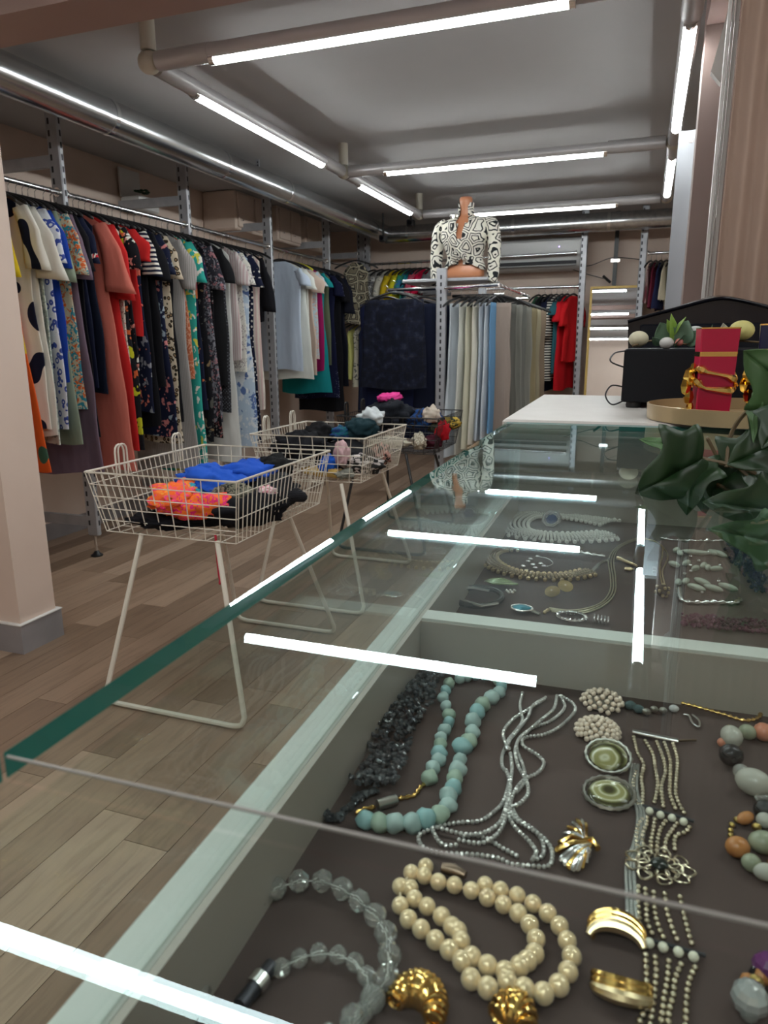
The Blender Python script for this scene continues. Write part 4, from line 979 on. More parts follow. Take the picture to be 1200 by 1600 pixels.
bottle((.090, 1.085, ZT), R(8), mat('crimson_lacquer', (.50, .012, .055), .28), 'crimson perfume bottle with gold bands and ribbons on the gold tray', None, .0235, .0175, .1225)
bottle((.170, 1.115, ZT), R(-6), mat('navy_lacquer', (.012, .016, .06), .2), 'navy and gold perfume bottle at the right edge of the gold tray', None, .024, .0185, .127)
# garland of eggs on the black box
ZB = ZC+.0985
e = empty('easter_garland', (.065, 1.345, ZB), 'garland of speckled eggs, leaves and twigs lying on the black box', 'garland'); e.scale = (1.09, 1.09, 1.09)
def egg(p, r, col, nm): 
    c = Vector(p)-Vector((.06, 1.24, ZB)); MB().ball(c, (r*1.22, r, r), 16, 10).build('egg', noisy(nm, col, tuple(k*.8 for k in col), 60, .6), e)
egg((-.012, 1.235, ZB+.0145), .0125, (.62, .58, .42), 'cream_egg'); egg((.071, 1.25, ZB+.022), .012, (.50, .52, .50), 'white_egg'); egg((.135, 1.235, ZB+.026), .015, (.60, .55, .20), 'yellow_egg')
egg((.030, 1.23, ZB+.008), .009, (.62, .60, .58), 'pale_egg')
tw = mat('brown_twig', (.14, .09, .04), .7)
MB().tube(spline([Vector(p)-Vector((.06, 1.24, ZB)) for p in ((-.02, 1.22, ZB+.004), (.01, 1.24, ZB+.012), (.05, 1.235, ZB+.006), (.10, 1.245, ZB+.012), (.17, 1.24, ZB+.008))], 6), .0016, 6).build('twig', tw, e)
def leaf_mesh(L, W_, lobes=False, curl=.15, fold=.15, n=12):
    # blade in local XY: from the stalk at origin along +Y, midrib folded, tip curled
    mb = MB(); vs = []; fs = []; sec = 5
    def halfw(t):
        if lobes:
            return W_*(.62*math.exp(-((t-.22)/.16)**2)+.55*max(0, 1-t)**.8*min(1, t*9)*.75+.18*math.exp(-((t-.5)/.12)**2))
        return W_*math.sin(math.pi*min(1, t**.75))**.9
    for i in range(n+1):
        t = i/n; hw = max(halfw(t), .0004)
        for j in range(-sec, sec+1):
            u = j/sec; y = L*t - (abs(u)*L*.16*math.exp(-((t-.22)/.2)**2) if lobes else 0)
            vs.append((u*hw, y, -curl*L*t*t+fold*abs(u)*hw+.04*L*math.sin(t*9+u*3)*.3))
    k = 2*sec+1
    fs = [(i*k+j, i*k+j+1, (i+1)*k+j+1, (i+1)*k+j) for i in range(n) for j in range(k-1)]
    return mb.add(vs, fs)
def leaf(parent, p, tip, size, m, W_=.45, lobes=False, roll=0, name='leaf', off=Vector((0, 0, 0)), curl=.15):
    p = Vector(p); tip = Vector(tip); d = (tip-p); L = d.length; y = d.normalized(); z = Vector((0, 0, 1)); 
    if abs(y.z) > .95: z = Vector((0, -1, 0))
    x = y.cross(z).normalized(); z = x.cross(y); M = Matrix((x, y, z)).transposed() @ Matrix.Rotation(roll, 3, 'Y')
    o = leaf_mesh(L, L*W_, lobes, curl).build(name, m, parent, smooth=True)
    o.matrix_basis = Matrix.Translation(p-off) @ M.to_4x4()
    md = o.modifiers.new('t', 'SOLIDIFY'); md.thickness = .0005
    return o
gl1 = noisy('grey_green_leaf', (.07, .13, .08), (.11, .19, .12), 30, .5); gl2 = mat('lime_leaf', (.22, .35, .06), .5); off = Vector((.06, 1.24, ZB))
rr = random.Random(12)
for p, t, m, wv in (((.035, 1.24, ZB+.005), (.018, 1.235, ZB+.040), gl1, .45), ((.045, 1.24, ZB+.005), (.058, 1.235, ZB+.042), gl1, .5), ((.04, 1.24, ZB+.01), (.036, 1.23, ZB+.052), gl2, .2), ((.04, 1.24, ZB+.02), (.052, 1.228, ZB+.048), gl2, .2), ((.04, 1.24, ZB+.02), (.026, 1.228, ZB+.044), gl2, .2),
                    ((.06, 1.24, ZB+.004), (.078, 1.23, ZB+.028), gl1, .4), ((.02, 1.24, ZB+.004), (.008, 1.23, ZB+.018), gl1, .3), ((.05, 1.235, ZB+.004), (.05, 1.215, ZB+.02), gl1, .5), ((.09, 1.25, ZB+.01), (.092, 1.24, ZB+.036), gl1, .25), ((.115, 1.25, ZB+.01), (.108, 1.24, ZB+.038), mat('white_petal', (.62, .62, .55), .6), .3), ((.115, 1.25, ZB+.01), (.118, 1.24, ZB+.03), mat('yellow_petal', (.75, .55, .05), .6), .3)):
    leaf(e, p, t, 0, m, wv, roll=rr.uniform(-.5, .5)+math.pi/2*(1 if rr.random() < .3 else .8), off=off, curl=.08)
MB().ball(Vector((.048, 1.225, ZB+.009))-off, .006, 10, 7).build('berry', mat('pink_berry', (.45, .14, .12), .6), e)

# ivy at the right, over the glass
iv = noisy('ivy_leaf', (.009, .030, .009), (.020, .052, .014), 25, .42, bmp=.3); iv2 = noisy('ivy_leaf_light', (.045, .11, .035), (.075, .15, .05), 25, .45)
e = empty('ivy_plant', (.22, .62, ZG), 'trailing ivy with lobed green leaves over the right side of the glass', 'plant'); off = Vector((.22, .62, ZG))
OUT = [(0, 0), (.16, -.10), (.40, -.14), (.40, .08), (.62, .30), (.40, .40), (.30, .52), (.20, .78), (0, 1.0)]
def ivy_leaf(p, tip, wid, m, roll, tilt, seed):
    # five-lobed blade: midrib from the stalk to the tip, folded along the rib, lobes drooping
    y = (tip-p); L = y.length; y.normalize(); n_ = (CO-p).normalized(); x = y.cross(n_).normalized(); n_ = x.cross(y)
    M = Matrix((x, y, n_)).transposed() @ Matrix.Rotation(roll, 3, 'Y') @ Matrix.Rotation(tilt, 3, 'X')
    vs = []; fs = []; Q = 5; half = spline([Vector((a, b_, 0)) for a, b_ in OUT], 3)
    half[0] = Vector((0, 0, 0)); half[-1] = Vector((0, 1, 0)); K = len(half)
    for sg in (-1, 1):
        base_ = len(vs)
        for i, h_ in enumerate(half):
            rib = max(0, min(1, i/(K-1)))**1.1
            for q_ in range(Q+1):
                u = q_/Q; X = h_.x*u*wid; Y_ = rib*(1-u)+h_.y*u
                Z = .22*X-.35*X*X-.16*Y_*Y_+.025*math.sin(Y_*12+X*9+seed)
                vs.append((sg*X*L, Y_*L, Z*L))
        for i in range(K-1):
            for q_ in range(Q):
                a = base_+i*(Q+1)+q_; f_ = (a, a+1, a+Q+2, a+Q+1); fs.append(f_ if sg > 0 else f_[::-1])
    o = MB().add(vs, fs).build('leaf', m, e, smooth=True); o.matrix_basis = Matrix.Translation(p-off) @ M.to_4x4()
    md = o.modifiers.new('t', 'SOLIDIFY'); md.thickness = .0005
ivl = [  # stalk end and tip (picture point, depth), width, material, roll, tilt
 ((1098, 716), .605, (1006, 772), .575, 1.15, iv, -.25, -.1), ((1090, 726), .61, (1075, 806), .585, .95, iv, .5, .2), ((1060, 700), .64, (1000, 703), .65, .7, iv2, .9, .5),
 ((1225, 690), .575, (1142, 718), .56, 1.2, iv, .2, -.2), ((1185, 712), .60, (1098, 772), .61, 1.0, iv, .1, .1), ((1218, 800), .57, (1094, 799), .595, .8, iv, .15, 1.05),
 ((1230, 775), .57, (1160, 735), .60, .9, iv, .3, .2), ((1235, 610), .58, (1160, 548), .58, 1.1, iv2, .1, .3), ((1184, 622), .58, (1180, 692), .57, .35, iv2, .7, .2),
 ((1230, 640), .56, (1190, 700), .55, 1.0, iv, .3, .1), ((1215, 850), .56, (1060, 834), .575, .55, iv2, .1, 1.1), ((1240, 560), .60, (1195, 620), .60, 1.0, iv, .2, .1)]
for k, (s_, ds, t_, dt, wv, m, roll, tilt) in enumerate(ivl):
    ivy_leaf(PY(s_[0], s_[1], ds), PY(t_[0], t_[1], dt), wv, m, roll, tilt, k)
stm = mat('brown_stem', (.13, .09, .045), .6)
for pts, r_ in (([(1135, 730, .60), (1142, 680, .61), (1165, 645, .60), (1200, 628, .58), (1230, 640, .57)], .0016), ([(1092, 716, .61), (1140, 726, .60), (1180, 740, .59), (1230, 790, .58)], .0018), ([(1100, 745, .61), (1145, 770, .60), (1190, 800, .58), (1230, 820, .57)], .0014), ([(1128, 730, .61), (1108, 690, .61), (1104, 686, .61)], .0016), ([(1150, 728, .6), (1175, 750, .59), (1170, 762, .59)], .0012)):
    MB().tube(spline([PY(a, b_, c)-off for a, b_, c in pts], 6), r_, 6).build('stem', stm, e)
MB().tube([PY(1230, 800, .575)-off, Vector((.20, .60, ZG+.001))-off], .003, 8).build('stem', stm, e)

# ------------------------------------------------------------ jewellery on the felt
def FZ(px, py, h=0.0): return PZ(px, py, ZF+h)
def conv(pts, ox, oy, s): return [(ox+a/s, oy+b_/s) for a, b_ in pts]
BALLS = {}
def bead_part(parent, c, r, m, name='bead', seg=(12, 8), rot=None, smooth=True):
    key = (name, m.name, tuple(round(k, 5) for k in r) if isinstance(r, tuple) else round(r, 4), seg)
    if key not in BALLS: BALLS[key] = MB().ball((0, 0, 0), r, *seg).mesh(name, m, smooth)
    return obj(name, BALLS[key], parent, Vector(c)-parent.location, rot)
def root(name, px, py, label, cat, group=None):
    return empty(name, FZ(px, py), label, cat, group)
def chain_tube(parent, pts2, r, m, name='strand', h=None, bump_=.35, step=None, closed=False, n=6):
    P = spline([FZ(a, b_, (h if h is not None else r)) for a, b_ in pts2], 8, closed)
    P = resample(P, step or r*1.6)
    rs = [r*(1+(bump_ if i % 2 else -bump_)) for i in range(len(P))]
    o = MB().tube([p-parent.location for p in P], rs, n).build(name, m, parent, smooth=True); return o
# pearl necklace
e = root('pearl_necklace', 760, 1460, 'cream pearl necklace lying in a double loop', 'necklace')
outer = [(230, 120), (150, 155), (90, 230), (90, 335), (135, 410), (205, 465), (283, 525), (360, 580), (430, 640), (480, 740), (572, 790), (680, 755), (775, 795), (880, 820), (965, 775), (1015, 700), (1035, 615), (1010, 530), (968, 447), (903, 378), (822, 325), (735, 280), (643, 250), (557, 222)]
inner = [(222, 172), (300, 205), (388, 222), (482, 252), (570, 292), (658, 330), (740, 378), (803, 440), (838, 520), (830, 600), (790, 640), (748, 668), (668, 700), (572, 665), (485, 618), (425, 530), (408, 475), (375, 450), (318, 395), (238, 340), (168, 298), (145, 240)]
PR = .0041
for pts in (outer, inner):
    pp = conv(pts, 600, 1320, 3.529)
    for a, b_ in pp: 
        c = FZ(a, b_, PR); bead_part(e, c, PR*(.93+.1*(b_-1350)/230), M_pearl, seg=(16, 10))
    MB().tube([FZ(a, b_, PR)-e.location for a, b_ in pp], .0006, 5).build('thread', mat('thread', (.6, .5, .35), .8), e)
cl = conv([(320, 125), (380, 140), (450, 168)], 600, 1320, 3.529)
MB().tube([FZ(a, b_, .004)-e.location for a, b_ in cl], [.0024, .0032, .0018], 10).build('clasp', mat('bronze_clasp', (.28, .20, .15), .35, 1), e)
# crystal necklace
e = root('crystal_necklace', 480, 1480, 'clear faceted crystal bead necklace coiled in a ring', 'necklace')
co = [(190, 640), (160, 580), (165, 515), (215, 440), (295, 350), (375, 280), (465, 215), (560, 170), (662, 150), (762, 165), (850, 220), (920, 275), (975, 340), (1000, 420), (1005, 500), (995, 570), (950, 640), (890, 700), (830, 760)]
ci = [(545, 525), (605, 490), (675, 465), (745, 460), (815, 480), (872, 512), (912, 570), (925, 630), (900, 700), (860, 760), (800, 800), (730, 810)]
for L_, r_, sg in ((co, .0051, (8, 6)), (ci, .0038, (8, 6))):
    P = resample(spline([FZ(a, b_, r_) for a, b_ in conv(L_, 240, 1320, 2.727)], 10), r_*2.12)
    for k, p in enumerate(P): bead_part(e, p, r_, M_crystal, seg=sg, smooth=False, rot=(k*.7, k*.4, k))
    MB().tube([p-e.location for p in P], .0003, 5).build('thread', mat('white_cord', (.75, .75, .72), .6), e)
a, b_ = FZ(375, 1572, .004)-e.location, FZ(425, 1508, .004)-e.location
MB().tube([a, b_], .0030, 12).build('clasp_barrel', mat('dark_clasp', (.04, .04, .05), .3, .6), e)
MB().tube([a.lerp(b_, .42), a.lerp(b_, .68)], .0042, 14).build('clasp_sleeve', M_silver, e)
# larimar necklace
e = root('turquoise_necklace', 680, 1180, 'pale turquoise polished stone necklace with a gold clasp', 'necklace')
lar = [noisy('larimar_%d' % k, c1, c2, 120, .35) for k, (c1, c2) in enumerate((((.26, .40, .40), (.46, .58, .55)), ((.30, .46, .46), (.52, .62, .58)), ((.25, .38, .30), (.44, .52, .42)), ((.16, .40, .42), (.40, .55, .55))))]
rs_ = [(820, 220, 22), (785, 245, 28), (748, 275, 30), (725, 310, 30), (705, 345, 29), (705, 395, 28), (690, 430, 30), (660, 455, 33), (650, 510, 26), (640, 555, 32), (628, 590, 30), (620, 630, 32), (603, 662, 32), (600, 705, 30), (565, 745, 34), (505, 762, 36), (445, 780, 36), (375, 780, 37), (308, 778, 35), (248, 768, 32)]
ls_ = [(680, 158, 20), (650, 165, 20), (605, 185, 22), (590, 215, 20), (580, 245, 22), (592, 280, 20), (603, 320, 24), (603, 350, 22), (585, 385, 25), (570, 415, 22), (567, 445, 24), (562, 480, 27), (560, 510, 26), (535, 545, 27), (522, 585, 30)]
tp_ = [(715, 150, 18), (755, 152, 18), (790, 150, 18), (815, 172, 22), (828, 196, 22)]
STM = {}
for k, (a, b_, r_) in enumerate(rs_+ls_+tp_):
    px, py = 480+a/2.727, 1000+b_/2.727; c = FZ(px, py, .004); d = (c-CO).length; rr_ = r_/2.727*d/FP*1.2
    v = k % 5; mk = (v, k % 4)
    if mk not in STM:
        mb = MB().ball((0, 0, 0), 1, 14, 9); mb.v = [tuple(Vector(p)*(1+.22*noise.noise(Vector(p)*1.3+Vector((v*5, 0, 0))))) for p in mb.v]; STM[mk] = mb.mesh('stone_bead', lar[k % 4], True)
    o = obj('stone_bead', STM[mk], e, c-e.location, (k*.9, k*.5, k)); o.scale = (rr_, rr_*.95, rr_*.9)
g1 = conv([(205, 740), (235, 722), (275, 715), (300, 705)], 480, 1000, 2.727); g2 = conv([(385, 675), (420, 670), (455, 662), (480, 630), (505, 610)], 480, 1000, 2.727)
chain_tube(e, g1, .0013, M_gold, 'clasp_ring'); chain_tube(e, g2, .0012, M_gold, 'clasp_hook')
MB().tube([FZ(480+a/2.727, 1000+b_/2.727, .003)-e.location for a, b_ in ((300, 703), (380, 680))], .0030, 12).build('clasp_barrel', M_dsilver, e)
# black chips
e = root('black_chip_necklace', 600, 1180, 'multi-strand black stone chip necklace against the tray side', 'necklace')
rc = random.Random(21); chips = MB()
Lf = [(1010, 140), (850, 280), (760, 380), (620, 560), (540, 620), (480, 820), (400, 1000), (370, 1120)]; Rf = [(1130, 215), (1010, 330), (980, 480), (890, 600), (830, 720), (780, 900), (730, 1030), (690, 1110)]
def chip(px, py, hmax=.010):
    c = FZ(px, py, rc.uniform(.001, hmax)) - e.location; s_ = rc.uniform(.0011, .0021)
    chips.ball(c, (s_*1.5, s_, s_*.8), 5, 4, Matrix.Rotation(rc.random()*6, 3, 'Z') @ Matrix.Rotation(rc.random()*3, 3, 'X'))
for k in range(620):
    t = rc.random()*(len(Lf)-1); i = int(t); f = t-i; u = rc.random()
    a = Lf[i][0]*(1-f)+Lf[i+1][0]*f; b_ = Lf[i][1]*(1-f)+Lf[i+1][1]*f; c_ = Rf[i][0]*(1-f)+Rf[i+1][0]*f; d_ = Rf[i][1]*(1-f)+Rf[i+1][1]*f
    chip(480+(a+(c_-a)*u)/5, 1000+(b_+(d_-b_)*u)/5)
lp = [(380, 1050), (250, 1070), (170, 1150), (130, 1250), (150, 1370), (230, 1400), (320, 1310), (390, 1240), (470, 1190), (550, 1170)]
for k in range(150):
    t = rc.random()*(len(lp)-1); i = int(t); f = t-i
    chip(480+(lp[i][0]*(1-f)+lp[i+1][0]*f+rc.gauss(0, 12))/5, 1000+(lp[i][1]*(1-f)+lp[i+1][1]*f+rc.gauss(0, 12))/5, .004)
o = chips.build('stone_chips', noisy('black_stone', (.015, .017, .022), (.10, .11, .12), 160, .18), e, smooth=False); o['kind'] = 'stuff'
# silver seed bead strands
e = root('seed_bead_necklace', 800, 1220, 'multi-strand silver grey seed bead necklace', 'necklace')
Ms = mat('grey_seed_beads', (.62, .61, .59), .28, .6)
SB = [[(865, 10), (850, 90), (865, 180), (830, 240), (780, 300), (760, 350), (740, 400), (740, 470), (780, 530), (770, 620), (740, 700), (680, 760), (600, 810), (480, 820), (380, 835), (300, 860)],
 [(1010, 40), (930, 90), (900, 160), (840, 240), (790, 300), (770, 340), (745, 260), (800, 180), (890, 120), (1010, 45)],
 [(1080, 30), (1060, 110), (980, 180), (900, 250), (850, 290), (820, 370), (840, 470), (890, 560), (900, 640), (850, 700), (800, 720)],
 [(1100, 30), (1130, 100), (1050, 180), (930, 230), (850, 290), (830, 360), (870, 470), (880, 560), (820, 640)],
 [(1110, 30), (1180, 76), (1190, 130), (1100, 220), (1000, 270), (880, 290), (870, 340), (960, 400), (1000, 450), (960, 510), (880, 550), (820, 620), (790, 700), (780, 780), (830, 860), (900, 930), (950, 1000), (930, 1050)],
 [(790, 390), (800, 480), (790, 560), (770, 680), (740, 790), (690, 850), (600, 890), (480, 890), (320, 850), (320, 900), (370, 960), (470, 960)],
 [(800, 720), (840, 800), (930, 860), (990, 940), (990, 1030), (900, 1060)],
 [(790, 740), (820, 800), (900, 850), (1000, 920), (1050, 1000), (1030, 1090), (900, 1090), (800, 1080), (700, 1040), (540, 1020), (350, 1010), (240, 970), (220, 900), (300, 860)],
 [(470, 930), (600, 950), (700, 900), (750, 820), (770, 720), (790, 600), (760, 480)], [(500, 910), (560, 900), (640, 920), (740, 980), (850, 1040)]]
for k, pts in enumerate(SB):
    P = resample(spline([FZ(a, b_, .0013+.0010*(k % 3)) for a, b_ in conv(pts, 600, 1080, 4)], 8), .0025); mb = MB(); rq = random.Random(k)
    for i, p in enumerate(P): mb.ball(p-e.location, .00125, 6, 4, Matrix.Rotation(rq.random()*3, 3, 'X') @ Matrix.Rotation(rq.random()*3, 3, 'Z'))
    mb.build('strand', Ms, e, smooth=False)['kind'] = 'stuff'
MB().ball(FZ(793, 1170, .003)-e.location, .0022, 10, 7).build('clasp', M_silver, e)
# gold chain with cross
e = root('gold_chain_necklace', 950, 1080, 'long fine gold chain with a jewelled cross bar', 'necklace')
ch = [(755, 1036), (790, 1040), (850, 1050), (900, 1062), (960, 1073), (1020, 1086), (1080, 1102), (1130, 1116), (1165, 1126), (1188, 1118), (1178, 1098), (1150, 1088), (1112, 1083), (1095, 1080)]
chain_tube(e, ch, .0011, M_gold, 'chain', .0012, .5, .0019); chain_tube(e, [(850, 1047), (905, 1058), (965, 1067), (1030, 1080), (1080, 1094), (1110, 1098), (1150, 1104), (1180, 1112)], .0009, M_gold, 'chain', .0012, .5, .0019)
cx_ = FZ(810, 1040, .004)-e.location
MB().ball(cx_, .0034, 8, 5).build('centre_stone', mat('smoky_stone', (.25, .24, .22), .1, .6), e, smooth=False)
for dx, dy in ((-24, -4), (-12, -2), (12, 3), (24, 5), (1, -10), (0, 9)):
    MB().ball(FZ(810+dx, 1040+dy, .003)-e.location, .0019, 8, 5).build('rhinestone', M_silver, e, smooth=False)
fl = MB(); fc = FZ(1083, 1080, .004)-e.location
for k in range(9): a = k*.7; fl.tube([fc, fc+Vector((.004*math.cos(a), .004*math.sin(a), .003*math.sin(k*2.3)))], [.0014, .0009], 6)
fl.build('gold_flower', mat('amber_gold2', (.70, .36, .08), .25, 1), e)
# pearl cluster earrings
for k, (px, py, n_, lb) in enumerate(((940, 1103, 46, 'pearl cluster earring tilted on its side, upper of the pair'), (933, 1148, 70, 'round pearl cluster earring, lower of the pair'))):
    e = root('cluster_earring', px, py, lb, 'earring', 'pearl cluster earrings'); pm = mat('blush_pearl', (.80, .66, .54), .25, 0, Coat_Weight=.5)
    d = (FZ(px, py)-CO).length; Rr = 30/FP*d*(1.0 if k else .95); cl = MB()
    for i in range(n_):
        ph = math.acos(1-(i+.5)/n_); th = i*2.39996
        cl.ball((Rr*math.sin(ph)*math.cos(th), Rr*math.sin(ph)*math.sin(th), .002+Rr*.55*math.cos(ph)), Rr*.135, 8, 6)
    cl.build('pearls', pm, e)['kind'] = 'stuff'
    MB().lathe([(Rr*.5, 0), (Rr*.7, .001), (Rr*.6, .004)], 16).build('setting', M_dsilver, e)
# oval stone brooches
for k, (px, py, w_, h_, lb) in enumerate(((949, 1195, 34, 22, 'oval banded stone earring tilted back, upper of the two'), (951, 1247, 36, 31, 'oval olive and cream stone earring lying flat, lower of the two'))):
    e = root('stone_earring', px, py, lb, 'earring', 'oval stone earrings'); e.rotation_euler = (0, 0, R(-25))
    d = (FZ(px, py)-CO).length; rx = w_/FP*d*.93; ry = rx*(.80 if k == 0 else 1.02); tilt = Matrix.Rotation(R(28 if k == 0 else 4), 3, 'X')
    m = mat('banded_stone_%d' % k, (.4, .4, .2), .15)
    wv = nd(m, 'ShaderNodeTexWave', wave_type='RINGS', rings_direction='SPHERICAL'); wv.inputs['Scale'].default_value = 55; wv.inputs['Distortion'].default_value = 2.5 if k == 0 else 1
    lk(m, coords(m), wv.inputs['Vector']); lk(m, ramp(m, wv.outputs['Fac'], [(0, (.05, .045, .02)), (.3, (.22, .22, .09)), (.62, (.60, .58, .42)), (.9, (.30, .28, .12))]), m.node_tree.nodes['Principled BSDF'].inputs['Base Color'])
    hz = .0035 if k else .006
    MB().ball((0, 0, hz), (rx*.86, ry*.86, .0022), 24, 8, tilt).build('stone', m, e)
    rim = [tilt @ Vector((rx*math.cos(a), ry*math.sin(a), 0))+Vector((0, 0, hz)) for a in [i*math.pi/18 for i in range(36)]]
    MB().tube(rim, [.0008 if i % 2 else .0014 for i in range(36)], 6, True).build('beaded_rim', M_dsilver, e)
    MB().lathe([(rx*.6, 0), (rx*.8, hz*.6)], 20).build('backing', M_dsilver, e) if k else MB().tube([(0, ry*.3, .001), (0, ry*.2, .005)], .0025, 8).build('post', M_dsilver, e)
# shell brooch
e = root('shell_brooch', 902, 1320, 'gold and silver fan shell brooch', 'brooch')
base = FZ(930, 1322, .003)
for k in range(9):
    t = FZ(868+k*6.5, (1338, 1346, 1353, 1358, 1362, 1362, 1358, 1350, 1340)[k], .0015) if k else FZ(868, 1330, .0015)
    b0 = FZ(925-k*1.0, 1318+k*1.2, .004); mid = b0.lerp(t, .55)+Vector((0, 0, .0025))
    MB().tube([p-e.location for p in spline([b0, mid, t], 5)], [.0008]+[.0012+.0006*i/9 for i in range(9)]+[.0010], 7).build('rib', M_gold if k % 3 == 0 else M_silver, e)
for k in range(6):
    t = FZ(880+k*7, (1302, 1292, 1285, 1280, 1280, 1286)[k], .002); b0 = FZ(915, 1312, .004)
    MB().tube([p-e.location for p in spline([b0, b0.lerp(t, .5)+Vector((0, 0, .0015)), t], 4)], [.0009]+[.0012]*7+[.0009], 7).build('rib', M_gold if k % 2 else M_silver, e)
MB().tube([FZ(a, b_, .004)-e.location for a, b_ in spline([Vector((875, 1318, 0)), Vector((895, 1306, 0)), Vector((912, 1318, 0)), Vector((926, 1310, 0)), Vector((934, 1326, 0))], 4) and [(875, 1318), (893, 1307), (910, 1314), (925, 1312), (934, 1326)]], .0016, 8).build('gold_bow', M_gold, e)
# small drop earring
e = root('drop_earring', 1040, 1115, 'smoky glass drop earring with a tiny pearl and silver hook', 'earring')
for a, b_, r_, m in ((985, 1102, .0032, 'g'), (998, 1108, .0030, 'g'), (1010, 1112, .0024, 's'), (1022, 1108, .0022, 's'), (1036, 1110, .0022, 's'), (1053, 1107, .0026, 'p')):
    MB().ball(FZ(a, b_, .003)-e.location, (r_*1.3, r_, r_), 8, 6).build('drop_bead', {'g': mat('teal_smoke', (.10, .16, .17), .1, .3), 's': M_dsilver, 'p': mat('grey_pearl', (.6, .6, .6), .2)}[m], e, smooth=False)
chain_tube(e, [(1068, 1117), (1076, 1118), (1082, 1130), (1092, 1136), (1092, 1126), (1080, 1116)], .0009, M_silver, 'hook', .0015, 0)
# multi strand silver bracelet
e = root('strand_bracelet', 1035, 1300, 'wide bracelet of silver bead strands with a filigree flower', 'bracelet')
B5 = lambda p: conv(p, 840, 1020, 3.333); B8 = lambda p: conv(p, 900, 1300, 4)
strands = [B5(p) for p in ([(500, 440), (520, 520), (552, 585), (540, 650), (548, 720), (545, 790)], [(560, 460), (600, 530), (612, 600), (625, 690), (605, 790)], [(620, 465), (650, 540), (665, 620), (645, 700), (655, 810)], [(660, 470), (690, 560), (690, 650), (690, 740), (725, 830)], [(705, 475), (728, 560), (722, 660), (722, 750), (770, 850)], [(512, 620), (498, 680), (500, 750), (530, 800)],
   [(570, 860), (565, 900), (545, 960), (555, 1030)], [(610, 870), (600, 930), (590, 980), (590, 1040)], [(665, 880), (640, 920), (625, 980), (620, 1040)], [(725, 890), (690, 940), (668, 980), (662, 1040)], [(790, 910), (770, 935), (722, 955), (712, 1000), (718, 1045)], [(545, 870), (525, 900), (515, 960), (520, 1040)])]
strands += [B8(p) for p in ([(390, 345), (385, 430), (395, 540), (395, 630)], [(432, 360), (440, 460), (445, 560), (480, 645)], [(485, 380), (490, 480), (510, 580), (550, 670)], [(555, 390), (570, 500), (600, 600), (640, 695)], [(650, 410), (680, 540), (710, 660), (732, 720)],
   [(435, 770), (440, 900), (440, 1020), (445, 1080), (400, 1180), (380, 1240)], [(495, 785), (500, 880), (490, 1000), (475, 1120), (460, 1230)], [(580, 810), (570, 920), (550, 1040), (540, 1130), (525, 1240)], [(655, 830), (620, 920), (605, 1030), (580, 1130), (580, 1240)], [(745, 850), (705, 940), (690, 1060), (685, 1190), (680, 1240)])]
Mbd = mat('champagne_silver', (.50, .43, .32), .25, .9)
for pts in strands:
    P = resample(spline([FZ(a, b_, .0015) for a, b_ in pts], 8), .0032); mb = MB()
    for p in P: mb.ball(p-e.location, .00142, 8, 6)
    mb.build('bead_strand', Mbd, e)['kind'] = 'stuff'
def bar(p, q, r_, m, nm): MB().tube([FZ(*p, .002)-e.location, FZ(*q, .002)-e.location], r_, 10).build(nm, m, e)
bar(B5([(495, 412)])[0], B5([(732, 462)])[0], .0020, M_silver, 'end_bar'); bar(B5([(545, 795)])[0], B5([(815, 878)])[0], .0009, M_slot, 'spacer_bar'); bar(B8([(390, 655)])[0], B8([(810, 772)])[0], .0009, M_slot, 'spacer_bar')
bar(B5([(735, 458)])[0], B5([(825, 455)])[0], .0008, mat('bronze_clasp2', (.12, .08, .05), .4, .8), 'clasp_tongue')
wb = mat('ivory_bead', (.80, .76, .62), .3)
for a, b_ in B5([(583, 825), (640, 845), (700, 860), (760, 880)])+B8([(458, 695), (545, 720), (640, 750), (735, 780)]):
    bead_part(e, FZ(a, b_, .0028), .0021, wb, 'spacer_bead', (10, 7))
fc = FZ(1030, 1352, .003); rf = random.Random(3)
MB().ball(fc+Vector((0, 0, .001))-e.location, (.0042, .0042, .002), 12, 7).build('dark_stone', mat('dark_cabochon', (.02, .025, .022), .1), e)
for k in range(18):
    a = k*2*math.pi/9; R_ = .0066 if k < 9 else .0112; c = fc+Vector((R_*math.cos(a)*1.15, R_*math.sin(a)*.85, .0)); 
    MB().tube([(c.x+.0032*math.cos(t)-e.location.x, c.y+.0032*math.sin(t)-e.location.y, .003+.0006*math.sin(t*2+k)) for t in [i*math.pi/6 for i in range(12)]], .0006, 5, True).build('filigree_loop', Mbd, e)
P = [FZ(a, b_, .0016) for a, b_ in [(992, 1195), (990, 1235), (1002, 1275), (996, 1320), (985, 1350), (986, 1400), (988, 1450)]]
P = resample(spline(P, 6), .0016); mb = MB()
for i, p in enumerate(P):
    for s_ in (-1, 0, 1): mb.ball(p-e.location+Vector((s_*.0018, 0, 0)), .0010, 6, 4)
mb.build('rhinestone_band', mat('dim_rhinestone', (.42, .42, .40), .3, .8), e, smooth=False)['kind'] = 'stuff'
